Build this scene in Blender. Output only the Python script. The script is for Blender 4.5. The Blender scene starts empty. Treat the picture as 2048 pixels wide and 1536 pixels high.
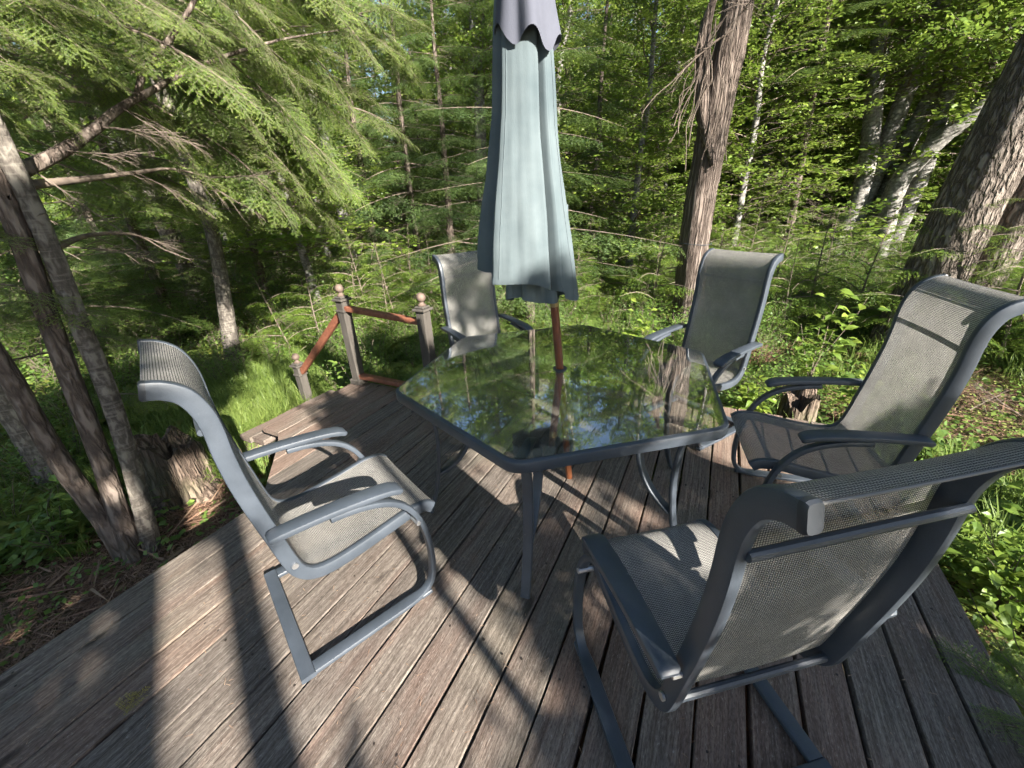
import bpy, math, random
import numpy as np
from mathutils import Vector, Matrix

rng = np.random.default_rng(11)
random.seed(11)
scene = bpy.context.scene
COL = scene.collection

# ------------------------------------------------------------------ camera
cam_data = bpy.data.cameras.new('camera')
cam = bpy.data.objects.new('camera', cam_data)
COL.objects.link(cam)
scene.camera = cam
CAM_R = np.array([0.89618578, 0.44207708, -0.03766838])
CAM_U = np.array([-0.15531802, 0.39212160, 0.90670666])
CAM_F = np.array([-0.41560482, 0.80672703, -0.42007634])
CAM_O = np.array([0.0, 0.0, 1.47058])
FPX = 790.735
cam.matrix_world = Matrix(((CAM_R[0], CAM_U[0], -CAM_F[0], CAM_O[0]),
                           (CAM_R[1], CAM_U[1], -CAM_F[1], CAM_O[1]),
                           (CAM_R[2], CAM_U[2], -CAM_F[2], CAM_O[2]),
                           (0, 0, 0, 1)))
cam_data.sensor_fit = 'HORIZONTAL'
cam_data.sensor_width = 36.0
cam_data.lens = FPX / 2048.0 * 36.0
cam_data.clip_start = 0.02
cam_data.clip_end = 600.0

# ------------------------------------------------------------------ sky, sun, exposure
SUN_EL, SUN_AZ = math.radians(27.0), math.radians(-25.0)
SUN = np.array([math.cos(SUN_EL) * math.cos(SUN_AZ), math.cos(SUN_EL) * math.sin(SUN_AZ), math.sin(SUN_EL)])
world = bpy.data.worlds.new('World')
scene.world = world
world.use_nodes = True
wn = world.node_tree.nodes
bg = wn['Background']
sky = wn.new('ShaderNodeTexSky')
sky.sky_type = 'NISHITA'
sky.sun_disc = False
sky.sun_elevation = SUN_EL
sky.sun_rotation = math.atan2(SUN[0], SUN[1])
sky.air_density = 1.0
sky.dust_density = 0.6
sky.ozone_density = 1.2
world.node_tree.links.new(sky.outputs['Color'], bg.inputs['Color'])
bg.inputs['Strength'].default_value = 0.05
sun_data = bpy.data.lights.new('sun', 'SUN')
sun_data.energy = 5.0
sun_data.angle = math.radians(0.5)
sun_data.color = (1.0, 0.945, 0.86)
sun = bpy.data.objects.new('sun', sun_data)
COL.objects.link(sun)
sun.rotation_euler = Vector((-SUN[0], -SUN[1], -SUN[2])).to_track_quat('-Z', 'Y').to_euler()
scene.view_settings.view_transform = 'Standard'
scene.view_settings.look = 'None'
scene.view_settings.gamma = 1.0
scene.view_settings.use_curve_mapping = False
scene.view_settings.exposure = 2.3
scene.cycles.use_denoising = True
scene.cycles.max_bounces = 6
scene.cycles.diffuse_bounces = 2
scene.cycles.glossy_bounces = 3
scene.cycles.transmission_bounces = 4
scene.cycles.transparent_max_bounces = 12
scene.cycles.use_adaptive_sampling = True
scene.cycles.adaptive_threshold = 0.035
scene.cycles.adaptive_min_samples = 24
scene.cycles.debug_use_spatial_splits = True
scene.cycles.use_light_tree = False
scene.cycles.caustics_reflective = False
scene.cycles.caustics_refractive = False


# ------------------------------------------------------------------ helpers
def at(u, v, z=None, dist=None):
    """real place of something seen at photo pixel u, v: on the level z, or at a depth along the view axis"""
    d = (u - 1024) / FPX * CAM_R - (v - 768) / FPX * CAM_U + CAM_F
    if z is not None:
        return CAM_O + d * ((z - CAM_O[2]) / d[2])
    return CAM_O + d * dist


def tag(o, label=None, cat=None, group=None, kind=None):
    if label: o['label'] = label
    if cat: o['category'] = cat
    if group: o['group'] = group
    if kind: o['kind'] = kind
    return o


def empty(name, loc=(0, 0, 0), rz=0.0):
    o = bpy.data.objects.new(name, None)
    o.empty_display_size = 0.1
    COL.objects.link(o)
    o.location = loc
    o.rotation_euler = (0, 0, rz)
    return o


def catmull(pts, n=8):
    pts = np.asarray(pts, float)
    P = np.vstack([2 * pts[0] - pts[1], pts, 2 * pts[-1] - pts[-2]])
    out = []
    for i in range(1, len(P) - 2):
        p0, p1, p2, p3 = P[i - 1:i + 3]
        for t in np.linspace(0, 1, n, endpoint=False):
            out.append(0.5 * (2 * p1 + (p2 - p0) * t + (2 * p0 - 5 * p1 + 4 * p2 - p3) * t * t + (3 * p1 - p0 - 3 * p2 + p3) * t ** 3))
    out.append(pts[-1])
    return np.array(out)


def rrect(w, h, r, k=3):
    """rounded rectangle cross-section, counter-clockwise"""
    out = []
    for cx, cy, a0 in ((w / 2 - r, h / 2 - r, 0), (-w / 2 + r, h / 2 - r, 90), (-w / 2 + r, -h / 2 + r, 180), (w / 2 - r, -h / 2 + r, 270)):
        for j in range(k):
            a = math.radians(a0 + 90 * j / (k - 1))
            out.append((cx + r * math.cos(a), cy + r * math.sin(a)))
    return np.array(out)


def circ(r, n=10):
    a = np.arange(n) * 2 * math.pi / n
    return np.stack([np.cos(a), np.sin(a)], 1) * r


class MB:
    """collects geometry for one mesh object"""
    def __init__(self):
        self.v, self.f, self.m, self.uv, self.n = [], [], [], [], 0

    def add(self, v, f, mat=0, uv=None):
        v = np.asarray(v, float).reshape(-1, 3)
        self.v.append(v)
        for q in f:
            self.f.append([int(i) + self.n for i in q])
            self.m.append(mat)
        self.uv.append(np.zeros((len(v), 2)) if uv is None else np.asarray(uv, float))
        self.n += len(v)

    def sweep(self, pts, side, cs, mat=0, scale=None, caps=True, closed=False):
        """cross-section cs (a along side, b along normal) carried along pts"""
        pts = np.asarray(pts, float)
        N = len(pts)
        if closed:
            tan = np.roll(pts, -1, 0) - np.roll(pts, 1, 0)
        else:
            tan = np.gradient(pts, axis=0)
        tan /= np.linalg.norm(tan, axis=1)[:, None] + 1e-12
        side = np.broadcast_to(np.asarray(side, float), (N, 3))
        nor = np.cross(tan, side)
        nor /= np.linalg.norm(nor, axis=1)[:, None] + 1e-12
        sd = np.cross(nor, tan)
        s = np.ones(N) if scale is None else np.asarray(scale, float)
        if s.ndim == 1: s = np.stack([s, s], 1)
        V = pts[:, None] + (cs[None, :, 0] * s[:, :1])[..., None] * sd[:, None] + (cs[None, :, 1] * s[:, 1:])[..., None] * nor[:, None]
        k = len(cs)
        F = []
        for i in range(N if closed else N - 1):
            a, b = i * k, ((i + 1) % N) * k
            for j in range(k):
                F.append((a + j, a + (j + 1) % k, b + (j + 1) % k, b + j))
        if caps and not closed:
            F.append(tuple(range(k - 1, -1, -1)))
            F.append(tuple(range((N - 1) * k, N * k)))
        self.add(V.reshape(-1, 3), F, mat)
        return self

    def tube(self, pts, rad, n=8, mat=0, caps=True):
        """round tube, rad per point; twist-free frames"""
        pts = np.asarray(pts, float)
        rad = np.broadcast_to(np.asarray(rad, float), (len(pts),))
        tan = np.gradient(pts, axis=0)
        tan /= np.linalg.norm(tan, axis=1)[:, None] + 1e-12
        ref = np.array([1.0, 0, 0]) if abs(tan[0][0]) < 0.8 else np.array([0, 1.0, 0])
        V = []
        for p, t, r in zip(pts, tan, rad):
            ref = ref - t * (ref @ t)
            ref /= np.linalg.norm(ref)
            b = np.cross(t, ref)
            a = np.arange(n) * 2 * math.pi / n
            V.append(p + r * (np.cos(a)[:, None] * ref + np.sin(a)[:, None] * b))
        F = []
        for i in range(len(pts) - 1):
            for j in range(n):
                F.append((i * n + j, i * n + (j + 1) % n, (i + 1) * n + (j + 1) % n, (i + 1) * n + j))
        if caps:
            F.append(tuple(range(n - 1, -1, -1)))
            F.append(tuple(range((len(pts) - 1) * n, len(pts) * n)))
        self.add(np.array(V).reshape(-1, 3), F, mat)
        return self

    def box(self, c, s, mat=0, bevel=0.0, R=None):
        """box centre c size s with bevelled long edges"""
        sx, sy, sz = np.array(s) / 2.0
        b = bevel
        if b <= 0:
            V = np.array([(x, y, z) for z in (-sz, sz) for x, y in ((-sx, -sy), (sx, -sy), (sx, sy), (-sx, sy))])
            F = [(3, 2, 1, 0), (4, 5, 6, 7), (0, 1, 5, 4), (1, 2, 6, 5), (2, 3, 7, 6), (3, 0, 4, 7)]
        else:
            rings = []
            for z, ins in ((-sz, b), (-sz + b, 0), (sz - b, 0), (sz, b)):
                x, y = sx - ins, sy - ins
                e = b if ins == 0 else 0.0
                rings.append([(x - e, -y, z), (x, -y + e, z), (x, y - e, z), (x - e, y, z), (-x + e, y, z), (-x, y - e, z), (-x, -y + e, z), (-x + e, -y, z)])
            V = np.array(rings).reshape(-1, 3)
            F = [tuple(range(7, -1, -1)), tuple(range(24, 32))]
            for i in range(3):
                for j in range(8):
                    F.append((i * 8 + j, i * 8 + (j + 1) % 8, (i + 1) * 8 + (j + 1) % 8, (i + 1) * 8 + j))
        if R is not None: V = V @ np.asarray(R).T
        self.add(V + np.array(c), F, mat)
        return self

    def lathe(self, prof, c=(0, 0, 0), n=20, mat=0):
        prof = np.asarray(prof, float)
        a = np.arange(n) * 2 * math.pi / n
        V = np.array([[(r * math.cos(t), r * math.sin(t), z) for t in a] for r, z in prof]).reshape(-1, 3) + np.array(c)
        F = []
        for i in range(len(prof) - 1):
            for j in range(n):
                F.append((i * n + j, i * n + (j + 1) % n, (i + 1) * n + (j + 1) % n, (i + 1) * n + j))
        F.append(tuple(range(n - 1, -1, -1)))
        F.append(tuple(range((len(prof) - 1) * n, len(prof) * n)))
        self.add(V, F, mat)
        return self

    def mesh(self, name, mats, smooth=35.0):
        me = bpy.data.meshes.new(name)
        V = np.vstack(self.v)
        me.from_pydata(V.tolist(), [], self.f)
        for m in (mats if isinstance(mats, (list, tuple)) else [mats]): me.materials.append(m)
        me.polygons.foreach_set('material_index', np.array(self.m, np.int32))
        uv = np.vstack(self.uv)
        if np.any(uv):
            lay = me.uv_layers.new(name='UVMap')
            li = np.zeros(len(me.loops), np.int32)
            me.loops.foreach_get('vertex_index', li)
            lay.data.foreach_set('uv', uv[li].astype(np.float32).ravel())
        if smooth:
            me.polygons.foreach_set('use_smooth', np.ones(len(me.polygons), bool))
            me.set_sharp_from_angle(angle=math.radians(smooth))
        me.update()
        return me

    def build(self, name, mats, parent=None, smooth=35.0):
        o = bpy.data.objects.new(name, self.mesh(name, mats, smooth))
        COL.objects.link(o)
        o.parent = parent
        return o


def tri_mesh(name, V, mats, mat_index=None, col=None, smooth=False, faces=None):
    """fast mesh from a triangle soup V (n,3,3), or from vertices and triangles"""
    me = bpy.data.meshes.new(name)
    if faces is None:
        n = len(V)
        verts = V.reshape(-1, 3)
        idx = np.arange(n * 3, dtype=np.int32)
    else:
        n = len(faces)
        verts = V
        idx = np.asarray(faces, np.int32).ravel()
    me.vertices.add(len(verts))
    me.vertices.foreach_set('co', np.ascontiguousarray(verts, np.float32).ravel())
    me.loops.add(n * 3)
    me.loops.foreach_set('vertex_index', idx)
    me.polygons.add(n)
    me.polygons.foreach_set('loop_start', np.arange(0, n * 3, 3, dtype=np.int32))
    me.polygons.foreach_set('loop_total', np.full(n, 3, np.int32))
    for m in (mats if isinstance(mats, (list, tuple)) else [mats]): me.materials.append(m)
    if mat_index is not None: me.polygons.foreach_set('material_index', np.asarray(mat_index, np.int32))
    if smooth: me.polygons.foreach_set('use_smooth', np.ones(n, bool))
    if col is not None:      # one tint value per vertex
        a = me.attributes.new('tint', 'FLOAT', 'POINT')
        a.data.foreach_set('value', np.asarray(col, np.float32))
    me.update(calc_edges=True)
    return me


def mesh_obj(name, me, parent=None, loc=None):
    o = bpy.data.objects.new(name, me)
    COL.objects.link(o)
    o.parent = parent
    if loc is not None: o.location = loc
    return o


def copy_tree(o, parent=None):
    c = o.copy()
    COL.objects.link(c)
    c.parent = parent
    for ch in list(o.children):
        copy_tree(ch, c)
    return c


# ------------------------------------------------------------------ materials
class NT:
    def __init__(self, name):
        self.mat = bpy.data.materials.new(name)
        self.mat.use_nodes = True
        self.t = self.mat.node_tree
        self.n = self.t.nodes
        self.out = self.n['Material Output']
        self.b = self.n['Principled BSDF']

    def new(self, kind, **kw):
        nd = self.n.new(kind)
        for k, v in kw.items():
            if k in nd.inputs: nd.inputs[k].default_value = v
            else: setattr(nd, k, v)
        return nd

    def link(self, a, b): self.t.links.new(a, b)

    def coords(self, kind='Object', scale=(1, 1, 1), rot=(0, 0, 0), vec=None):
        mp = self.new('ShaderNodeMapping')
        mp.inputs['Scale'].default_value = scale
        mp.inputs['Rotation'].default_value = rot
        if vec is None:
            tc = self.new('ShaderNodeTexCoord')
            vec = tc.outputs[kind]
        self.link(vec, mp.inputs['Vector'])
        return mp.outputs['Vector']

    def noise(self, vec, scale, detail=4.0, rough=0.55, dist=0.0):
        nd = self.new('ShaderNodeTexNoise')
        nd.inputs['Scale'].default_value = scale
        nd.inputs['Detail'].default_value = detail
        nd.inputs['Roughness'].default_value = rough
        nd.inputs['Distortion'].default_value = dist
        self.link(vec, nd.inputs['Vector'])
        return nd.outputs['Fac']

    def ramp(self, fac, stops):
        r = self.new('ShaderNodeValToRGB')
        e = r.color_ramp.elements
        while len(e) < len(stops): e.new(0.5)
        for el, (p, cval) in zip(e, stops):
            el.position = p
            el.color = tuple(cval) + (1,) if len(cval) == 3 else cval
        self.link(fac, r.inputs['Fac'])
        return r.outputs['Color']

    def mix(self, fac, a, b, mode='MIX'):
        m = self.new('ShaderNodeMix', data_type='RGBA', blend_type=mode)
        ins = {'f': m.inputs[0], 'a': m.inputs[6], 'b': m.inputs[7]}
        for k, val in (('f', fac), ('a', a), ('b', b)):
            if hasattr(val, 'is_output'): self.link(val, ins[k])
            elif k == 'f': ins[k].default_value = val
            else: ins[k].default_value = tuple(val) + (1,)
        return m.outputs[2]

    def math(self, op, a, b=0.0, c=0.0):
        m = self.new('ShaderNodeMath', operation=op)
        for i, val in enumerate((a, b, c)):
            if hasattr(val, 'is_output'): self.link(val, m.inputs[i])
            else: m.inputs[i].default_value = val
        return m.outputs[0]

    def bump(self, h, strength=0.5, dist=0.01):
        bp = self.new('ShaderNodeBump')
        bp.inputs['Strength'].default_value = strength
        bp.inputs['Distance'].default_value = dist
        self.link(h, bp.inputs['Height'])
        self.link(bp.outputs['Normal'], self.b.inputs['Normal'])
        return bp

    def set(self, color=None, rough=0.6, metallic=0.0, spec=0.5):
        if color is not None:
            if hasattr(color, 'is_output'): self.link(color, self.b.inputs['Base Color'])
            else: self.b.inputs['Base Color'].default_value = tuple(color) + (1,)
        if hasattr(rough, 'is_output'): self.link(rough, self.b.inputs['Roughness'])
        else: self.b.inputs['Roughness'].default_value = rough
        self.b.inputs['Metallic'].default_value = metallic
        self.b.inputs['Specular IOR Level'].default_value = spec
        return self.mat


M = {}


def mat_metal():
    t = NT('powder_coated_metal')
    v = t.coords('Object', (1, 1, 1))
    big = t.noise(v, 9, 5, 0.6)
    fine = t.noise(v, 420, 2, 0.6)
    c = t.ramp(big, [(0.3, (0.021, 0.027, 0.036)), (0.7, (0.040, 0.049, 0.063))])
    c = t.mix(t.math('MULTIPLY', fine, 0.22), c, (0.14, 0.16, 0.18))
    worn = t.noise(v, 34, 6, 0.7)
    w = t.math('GREATER_THAN', worn, 0.70)
    c = t.mix(t.math('MULTIPLY', w, 0.5), c, (0.22, 0.23, 0.23))
    t.bump(fine, 0.12, 0.002)
    return t.set(c, t.math('MULTIPLY_ADD', big, 0.25, 0.32), 0.0, 0.5)


def mat_sling():
    t = NT('woven_sling')
    tc = t.new('ShaderNodeTexCoord')
    sep = t.new('ShaderNodeSeparateXYZ')
    t.link(tc.outputs['UV'], sep.inputs[0])
    def line(o, pitch, width):
        fr = t.math('FRACT', t.math('DIVIDE', o, pitch))
        return t.math('LESS_THAN', fr, width)
    lu = line(sep.outputs[0], 0.0050, 0.30)
    lv = line(sep.outputs[1], 0.0050, 0.30)
    both = t.math('MULTIPLY', lu, lv)
    anyl = t.math('MAXIMUM', lu, lv)
    v = t.coords('UV', (1, 1, 1))
    n = t.noise(v, 14, 4)
    light = t.ramp(n, [(0.3, (0.36, 0.336, 0.298)), (0.7, (0.49, 0.462, 0.415))])
    strk = t.noise(t.coords('UV', (700, 30, 1)), 1.0, 2)
    light = t.mix(t.math('MULTIPLY', strk, 0.5), light, (0.25, 0.25, 0.24))
    c = t.mix(anyl, light, (0.040, 0.043, 0.047))
    t.set(c, 0.65, 0.0, 0.3)
    h = t.math('SUBTRACT', 1.0, anyl)
    t.bump(h, 0.25, 0.001)
    tl = t.new('ShaderNodeBsdfTranslucent')
    t.link(c, tl.inputs['Color'])
    m1 = t.new('ShaderNodeMixShader')
    m1.inputs[0].default_value = 0.30
    t.link(t.b.outputs[0], m1.inputs[1]); t.link(tl.outputs[0], m1.inputs[2])
    tr = t.new('ShaderNodeBsdfTransparent')
    m2 = t.new('ShaderNodeMixShader')
    hole = t.math('MULTIPLY_ADD', both, 0.34, t.math('MULTIPLY_ADD', anyl, 0.11, 0.0))
    t.link(hole, m2.inputs[0])
    t.link(m1.outputs[0], m2.inputs[1]); t.link(tr.outputs[0], m2.inputs[2])
    t.link(m2.outputs[0], t.out.inputs['Surface'])
    return t.mat


def mat_glass():
    t = NT('table_glass')
    fr = t.new('ShaderNodeFresnel')
    geo = t.new('ShaderNodeNewGeometry')          # same reflectance from either side of each face
    t.link(t.math('MULTIPLY_ADD', geo.outputs['Backfacing'], 1 / 1.52 - 1.52, 1.52), fr.inputs['IOR'])
    gl = t.new('ShaderNodeBsdfGlossy'); gl.inputs['Roughness'].default_value = 0.0
    gl.inputs['Color'].default_value = (1, 1, 1, 1)
    tr = t.new('ShaderNodeBsdfTransparent'); tr.inputs['Color'].default_value = (0.91, 0.95, 0.935, 1)
    mx = t.new('ShaderNodeMixShader')
    t.link(t.math('MINIMUM', t.math('MULTIPLY', fr.outputs[0], 3.4), 1.0), mx.inputs[0])
    t.link(tr.outputs[0], mx.inputs[1]); t.link(gl.outputs[0], mx.inputs[2])
    df = t.new('ShaderNodeBsdfDiffuse'); df.inputs['Color'].default_value = (0.42, 0.43, 0.40, 1)
    v = t.coords('Object', (1, 1, 1))
    dust = t.math('MULTIPLY', t.math('MULTIPLY', t.noise(v, 5, 5, 0.65), t.noise(v, 160, 3, 0.7)), 0.06)
    spots = t.ramp(t.noise(v, 75, 2, 0.5), [(0.68, (0, 0, 0)), (0.74, (0.05, 0.05, 0.05))])
    sp = t.new('ShaderNodeSeparateColor'); t.link(spots, sp.inputs[0])
    m2 = t.new('ShaderNodeMixShader')
    t.link(t.math('ADD', dust, sp.outputs[0]), m2.inputs[0]); t.link(mx.outputs[0], m2.inputs[1]); t.link(df.outputs[0], m2.inputs[2])
    t.link(m2.outputs[0], t.out.inputs['Surface'])
    return t.mat


def mat_fabric(name, c1, c2, trans=0.15):
    t = NT(name)
    v = t.coords('Object', (1, 1, 1))
    n = t.noise(v, 3.5, 5, 0.6)
    w = t.noise(t.coords('Object', (60, 60, 3)), 1.0, 2)
    c = t.ramp(n, [(0.3, c1), (0.7, c2)])
    c = t.mix(t.math('MULTIPLY', w, 0.16), c, tuple(x * 0.75 for x in c1))
    t.set(c, 0.85, 0.0, 0.15)
    fine = t.noise(v, 260, 2)
    t.bump(t.math('ADD', t.math('MULTIPLY', fine, 0.25), t.noise(t.coords('Object', (22, 22, 2)), 1.0, 3)), 0.35, 0.006)
    tl = t.new('ShaderNodeBsdfTranslucent'); t.link(c, tl.inputs['Color'])
    mx = t.new('ShaderNodeMixShader'); mx.inputs[0].default_value = trans
    t.link(t.b.outputs[0], mx.inputs[1]); t.link(tl.outputs[0], mx.inputs[2])
    t.link(mx.outputs[0], t.out.inputs['Surface'])
    return t.mat


def mat_plank():
    t = NT('weathered_plank')
    info = t.new('ShaderNodeObjectInfo')
    geo = t.new('ShaderNodeNewGeometry')
    off = t.new('ShaderNodeVectorMath', operation='SCALE')
    cmb = t.new('ShaderNodeCombineXYZ')
    for i in range(3): t.link(info.outputs['Random'], cmb.inputs[i])
    t.link(cmb.outputs[0], off.inputs[0]); off.inputs['Scale'].default_value = 37.0
    add = t.new('ShaderNodeVectorMath', operation='ADD')
    t.link(geo.outputs['Position'], add.inputs[0]); t.link(off.outputs[0], add.inputs[1])
    p = add.outputs[0]
    wob = t.noise(t.coords(vec=p, scale=(2, 0.7, 2)), 1.5, 2)
    grain = t.noise(t.coords(vec=p, scale=(120, 4.2, 40)), 1.0, 6, 0.66, 0.35)
    grain2 = t.noise(t.coords(vec=p, scale=(55, 1.1, 20)), 1.0, 4, 0.6, 0.3)
    speck = t.noise(t.coords(vec=p, scale=(230, 60, 120)), 1.0, 3, 0.7)
    big = t.noise(t.coords(vec=p, scale=(5, 1.2, 3)), 1.0, 4, 0.6)
    base = t.ramp(grain, [(0.28, (0.072, 0.058, 0.048)), (0.47, (0.152, 0.126, 0.106)), (0.62, (0.240, 0.205, 0.174)), (0.80, (0.34, 0.30, 0.258))])
    red = t.ramp(grain2, [(0.35, (0.10, 0.055, 0.042)), (0.65, (0.27, 0.165, 0.125))])
    rm = t.ramp(t.math('ADD', big, t.math('MULTIPLY_ADD', info.outputs['Random'], 0.22, -0.11)), [(0.42, (0, 0, 0)), (0.60, (1, 1, 1))])
    sp = t.new('ShaderNodeSeparateColor'); t.link(rm, sp.inputs[0])
    c = t.mix(t.math('MULTIPLY', sp.outputs[0], 0.42), base, red)
    dark = t.ramp(speck, [(0.36, (0.45, 0.43, 0.42)), (0.55, (1, 1, 1))])
    c = t.mix(0.75, c, dark, 'MULTIPLY')
    pale = t.math('GREATER_THAN', speck, 0.66)
    c = t.mix(t.math('MULTIPLY', pale, 0.45), c, (0.42, 0.39, 0.35))
    # knots
    vor = t.new('ShaderNodeTexVoronoi'); vor.inputs['Scale'].default_value = 1.0
    t.link(t.coords(vec=p, scale=(6.0, 2.1, 0.01)), vor.inputs['Vector'])
    kn = t.ramp(vor.outputs['Distance'], [(0.07, (0.22, 0.20, 0.19)), (0.13, (1, 1, 1))])
    c = t.mix(0.8, c, kn, 'MULTIPLY')
    # moss tinge at places
    ms = t.ramp(t.noise(p, 0.9, 3), [(0.56, (0, 0, 0)), (0.72, (1, 1, 1))])
    sm = t.new('ShaderNodeSeparateColor'); t.link(ms, sm.inputs[0])
    c = t.mix(t.math('MULTIPLY', sm.outputs[0], 0.30), c, (0.11, 0.12, 0.08))
    tone = t.ramp(info.outputs['Random'], [(0.0, (0.74, 0.74, 0.74)), (0.5, (0.92, 0.90, 0.87)), (1.0, (1.04, 0.98, 0.92))])
    c = t.mix(1.0, c, tone, 'MULTIPLY')
    h = t.math('ADD', t.math('MULTIPLY', grain, 0.8), t.math('MULTIPLY', speck, 0.35))
    t.bump(h, 0.7, 0.004)
    return t.set(c, 0.82, 0.0, 0.25)


def mat_simple_wood(name, c1, c2, rough=0.55, sc=(30, 30, 3), bump=0.3):
    t = NT(name)
    g = t.noise(t.coords('Object', sc), 1.0, 5, 0.6, 0.2)
    c = t.ramp(g, [(0.3, c1), (0.7, c2)])
    t.bump(g, bump, 0.003)
    return t.set(c, rough, 0.0, 0.4)


def mat_bark(name, dark, mid, light, vs=(14, 14, 2.6), bump=1.0, dist=0.03, moss=0.0, hor=0.0):
    t = NT(name)
    v = t.coords('Object', vs)
    n1 = t.noise(v, 1.0, 6, 0.65, 0.6)
    vor = t.new('ShaderNodeTexVoronoi', feature='DISTANCE_TO_EDGE'); vor.inputs['Scale'].default_value = 1.0
    wob = t.new('ShaderNodeVectorMath', operation='ADD')
    nz = t.new('ShaderNodeTexNoise'); nz.inputs['Scale'].default_value = 2.0; t.link(v, nz.inputs['Vector'])
    t.link(v, wob.inputs[0]); t.link(nz.outputs['Color'], wob.inputs[1])
    t.link(wob.outputs[0], vor.inputs['Vector'])
    crack = t.math('MINIMUM', t.math('MULTIPLY', vor.outputs['Distance'], 3.5), 1.0)
    h = t.math('ADD', t.math('MULTIPLY', n1, 0.7), t.math('MULTIPLY', crack, 0.6))
    c = t.ramp(t.math('MULTIPLY', h, 0.8), [(0.22, dark), (0.5, mid), (0.85, light)])
    pat = t.noise(t.coords('Object', (2.2, 2.2, 1.4)), 1.0, 5, 0.6)
    c = t.mix(t.math('MULTIPLY', pat, 0.35), c, light)
    if hor:
        hz = t.noise(t.coords('Object', (6, 6, 60)), 1.0, 3, 0.6)
        hm = t.ramp(hz, [(0.52, (0, 0, 0)), (0.62, (1, 1, 1))])
        s = t.new('ShaderNodeSeparateColor'); t.link(hm, s.inputs[0])
        c = t.mix(t.math('MULTIPLY', s.outputs[0], hor), c, light)
    if moss:
        mo = t.ramp(t.noise(t.coords('Object', (3, 3, 1)), 1.3, 4), [(0.5, (0, 0, 0)), (0.68, (1, 1, 1))])
        s = t.new('ShaderNodeSeparateColor'); t.link(mo, s.inputs[0])
        c = t.mix(t.math('MULTIPLY', s.outputs[0], moss), c, (0.09, 0.12, 0.05))
    t.bump(h, bump, dist)
    return t.set(c, 0.9, 0.0, 0.15)


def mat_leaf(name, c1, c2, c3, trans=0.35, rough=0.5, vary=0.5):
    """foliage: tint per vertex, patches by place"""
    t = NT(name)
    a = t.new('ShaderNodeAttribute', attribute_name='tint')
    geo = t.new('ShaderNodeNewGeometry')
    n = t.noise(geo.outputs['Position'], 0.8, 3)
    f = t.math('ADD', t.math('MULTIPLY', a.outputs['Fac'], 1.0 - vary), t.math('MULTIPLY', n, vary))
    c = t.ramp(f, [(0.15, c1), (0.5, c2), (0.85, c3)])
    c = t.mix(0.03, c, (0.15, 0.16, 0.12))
    t.set(c, rough, 0.0, 0.35)
    tl = t.new('ShaderNodeBsdfTranslucent')
    t.link(t.mix(0.45, c, (0.20, 0.275, 0.05)), tl.inputs['Color'])
    mx = t.new('ShaderNodeMixShader'); mx.inputs[0].default_value = trans
    t.link(t.b.outputs[0], mx.inputs[1]); t.link(tl.outputs[0], mx.inputs[2])
    t.link(mx.outputs[0], t.out.inputs['Surface'])
    return t.mat


def mat_ground():
    t = NT('forest_floor')
    geo = t.new('ShaderNodeNewGeometry')
    p = geo.outputs['Position']
    n1 = t.noise(p, 0.7, 6, 0.6)
    n2 = t.noise(p, 9.0, 6, 0.65)
    n3 = t.noise(p, 60.0, 4, 0.7)
    lit = t.ramp(n2, [(0.3, (0.045, 0.024, 0.016)), (0.5, (0.12, 0.062, 0.042)), (0.7, (0.22, 0.13, 0.085))])
    lit = t.mix(t.math('MULTIPLY', n3, 0.4), lit, (0.05, 0.03, 0.022))
    grn = t.ramp(n2, [(0.3, (0.03, 0.05, 0.015)), (0.6, (0.07, 0.11, 0.03)), (0.8, (0.12, 0.16, 0.04))])
    m = t.ramp(n1, [(0.44, (0, 0, 0)), (0.58, (1, 1, 1))])
    s = t.new('ShaderNodeSeparateColor'); t.link(m, s.inputs[0])
    c = t.mix(t.math('MULTIPLY', s.outputs[0], 0.8), lit, grn)
    t.bump(t.math('ADD', n3, n2), 0.8, 0.03)
    return t.set(c, 0.95, 0.0, 0.1)


M['metal'] = mat_metal()
M['sling'] = mat_sling()
M['glass'] = mat_glass()
M['sling_hem'] = mat_fabric('sling_hem', (0.16, 0.155, 0.145), (0.24, 0.23, 0.215), 0.02)
M['canopy'] = mat_fabric('faded_canopy_cloth', (0.075, 0.098, 0.106), (0.138, 0.166, 0.172), 0.06)
M['valance'] = mat_fabric('faded_valance_cloth', (0.070, 0.074, 0.092), (0.102, 0.106, 0.130), 0.06)
M['plank'] = mat_plank()
M['redwood'] = mat_simple_wood('red_stained_rail', (0.11, 0.037, 0.022), (0.215, 0.085, 0.048), 0.55, (40, 40, 40))
M['polewood'] = mat_simple_wood('varnished_pole', (0.13, 0.042, 0.018), (0.22, 0.08, 0.035), 0.28, (60, 60, 4), 0.1)
M['postwood'] = mat_simple_wood('grey_weathered_post', (0.036, 0.031, 0.026), (0.080, 0.070, 0.058), 0.85, (45, 45, 5), 0.6)
M['ballwood'] = mat_simple_wood('bare_wood_ball', (0.075, 0.052, 0.040), (0.15, 0.108, 0.082), 0.7, (25, 25, 12))
M['cap'] = NT('dark_plastic').set((0.022, 0.026, 0.032), 0.45)
M['brass'] = NT('brass_joint').set((0.45, 0.33, 0.16), 0.35, 0.9)
M['chrome'] = NT('steel_bolt').set((0.55, 0.55, 0.55), 0.35, 0.9)
M['ground'] = mat_ground()


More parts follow.
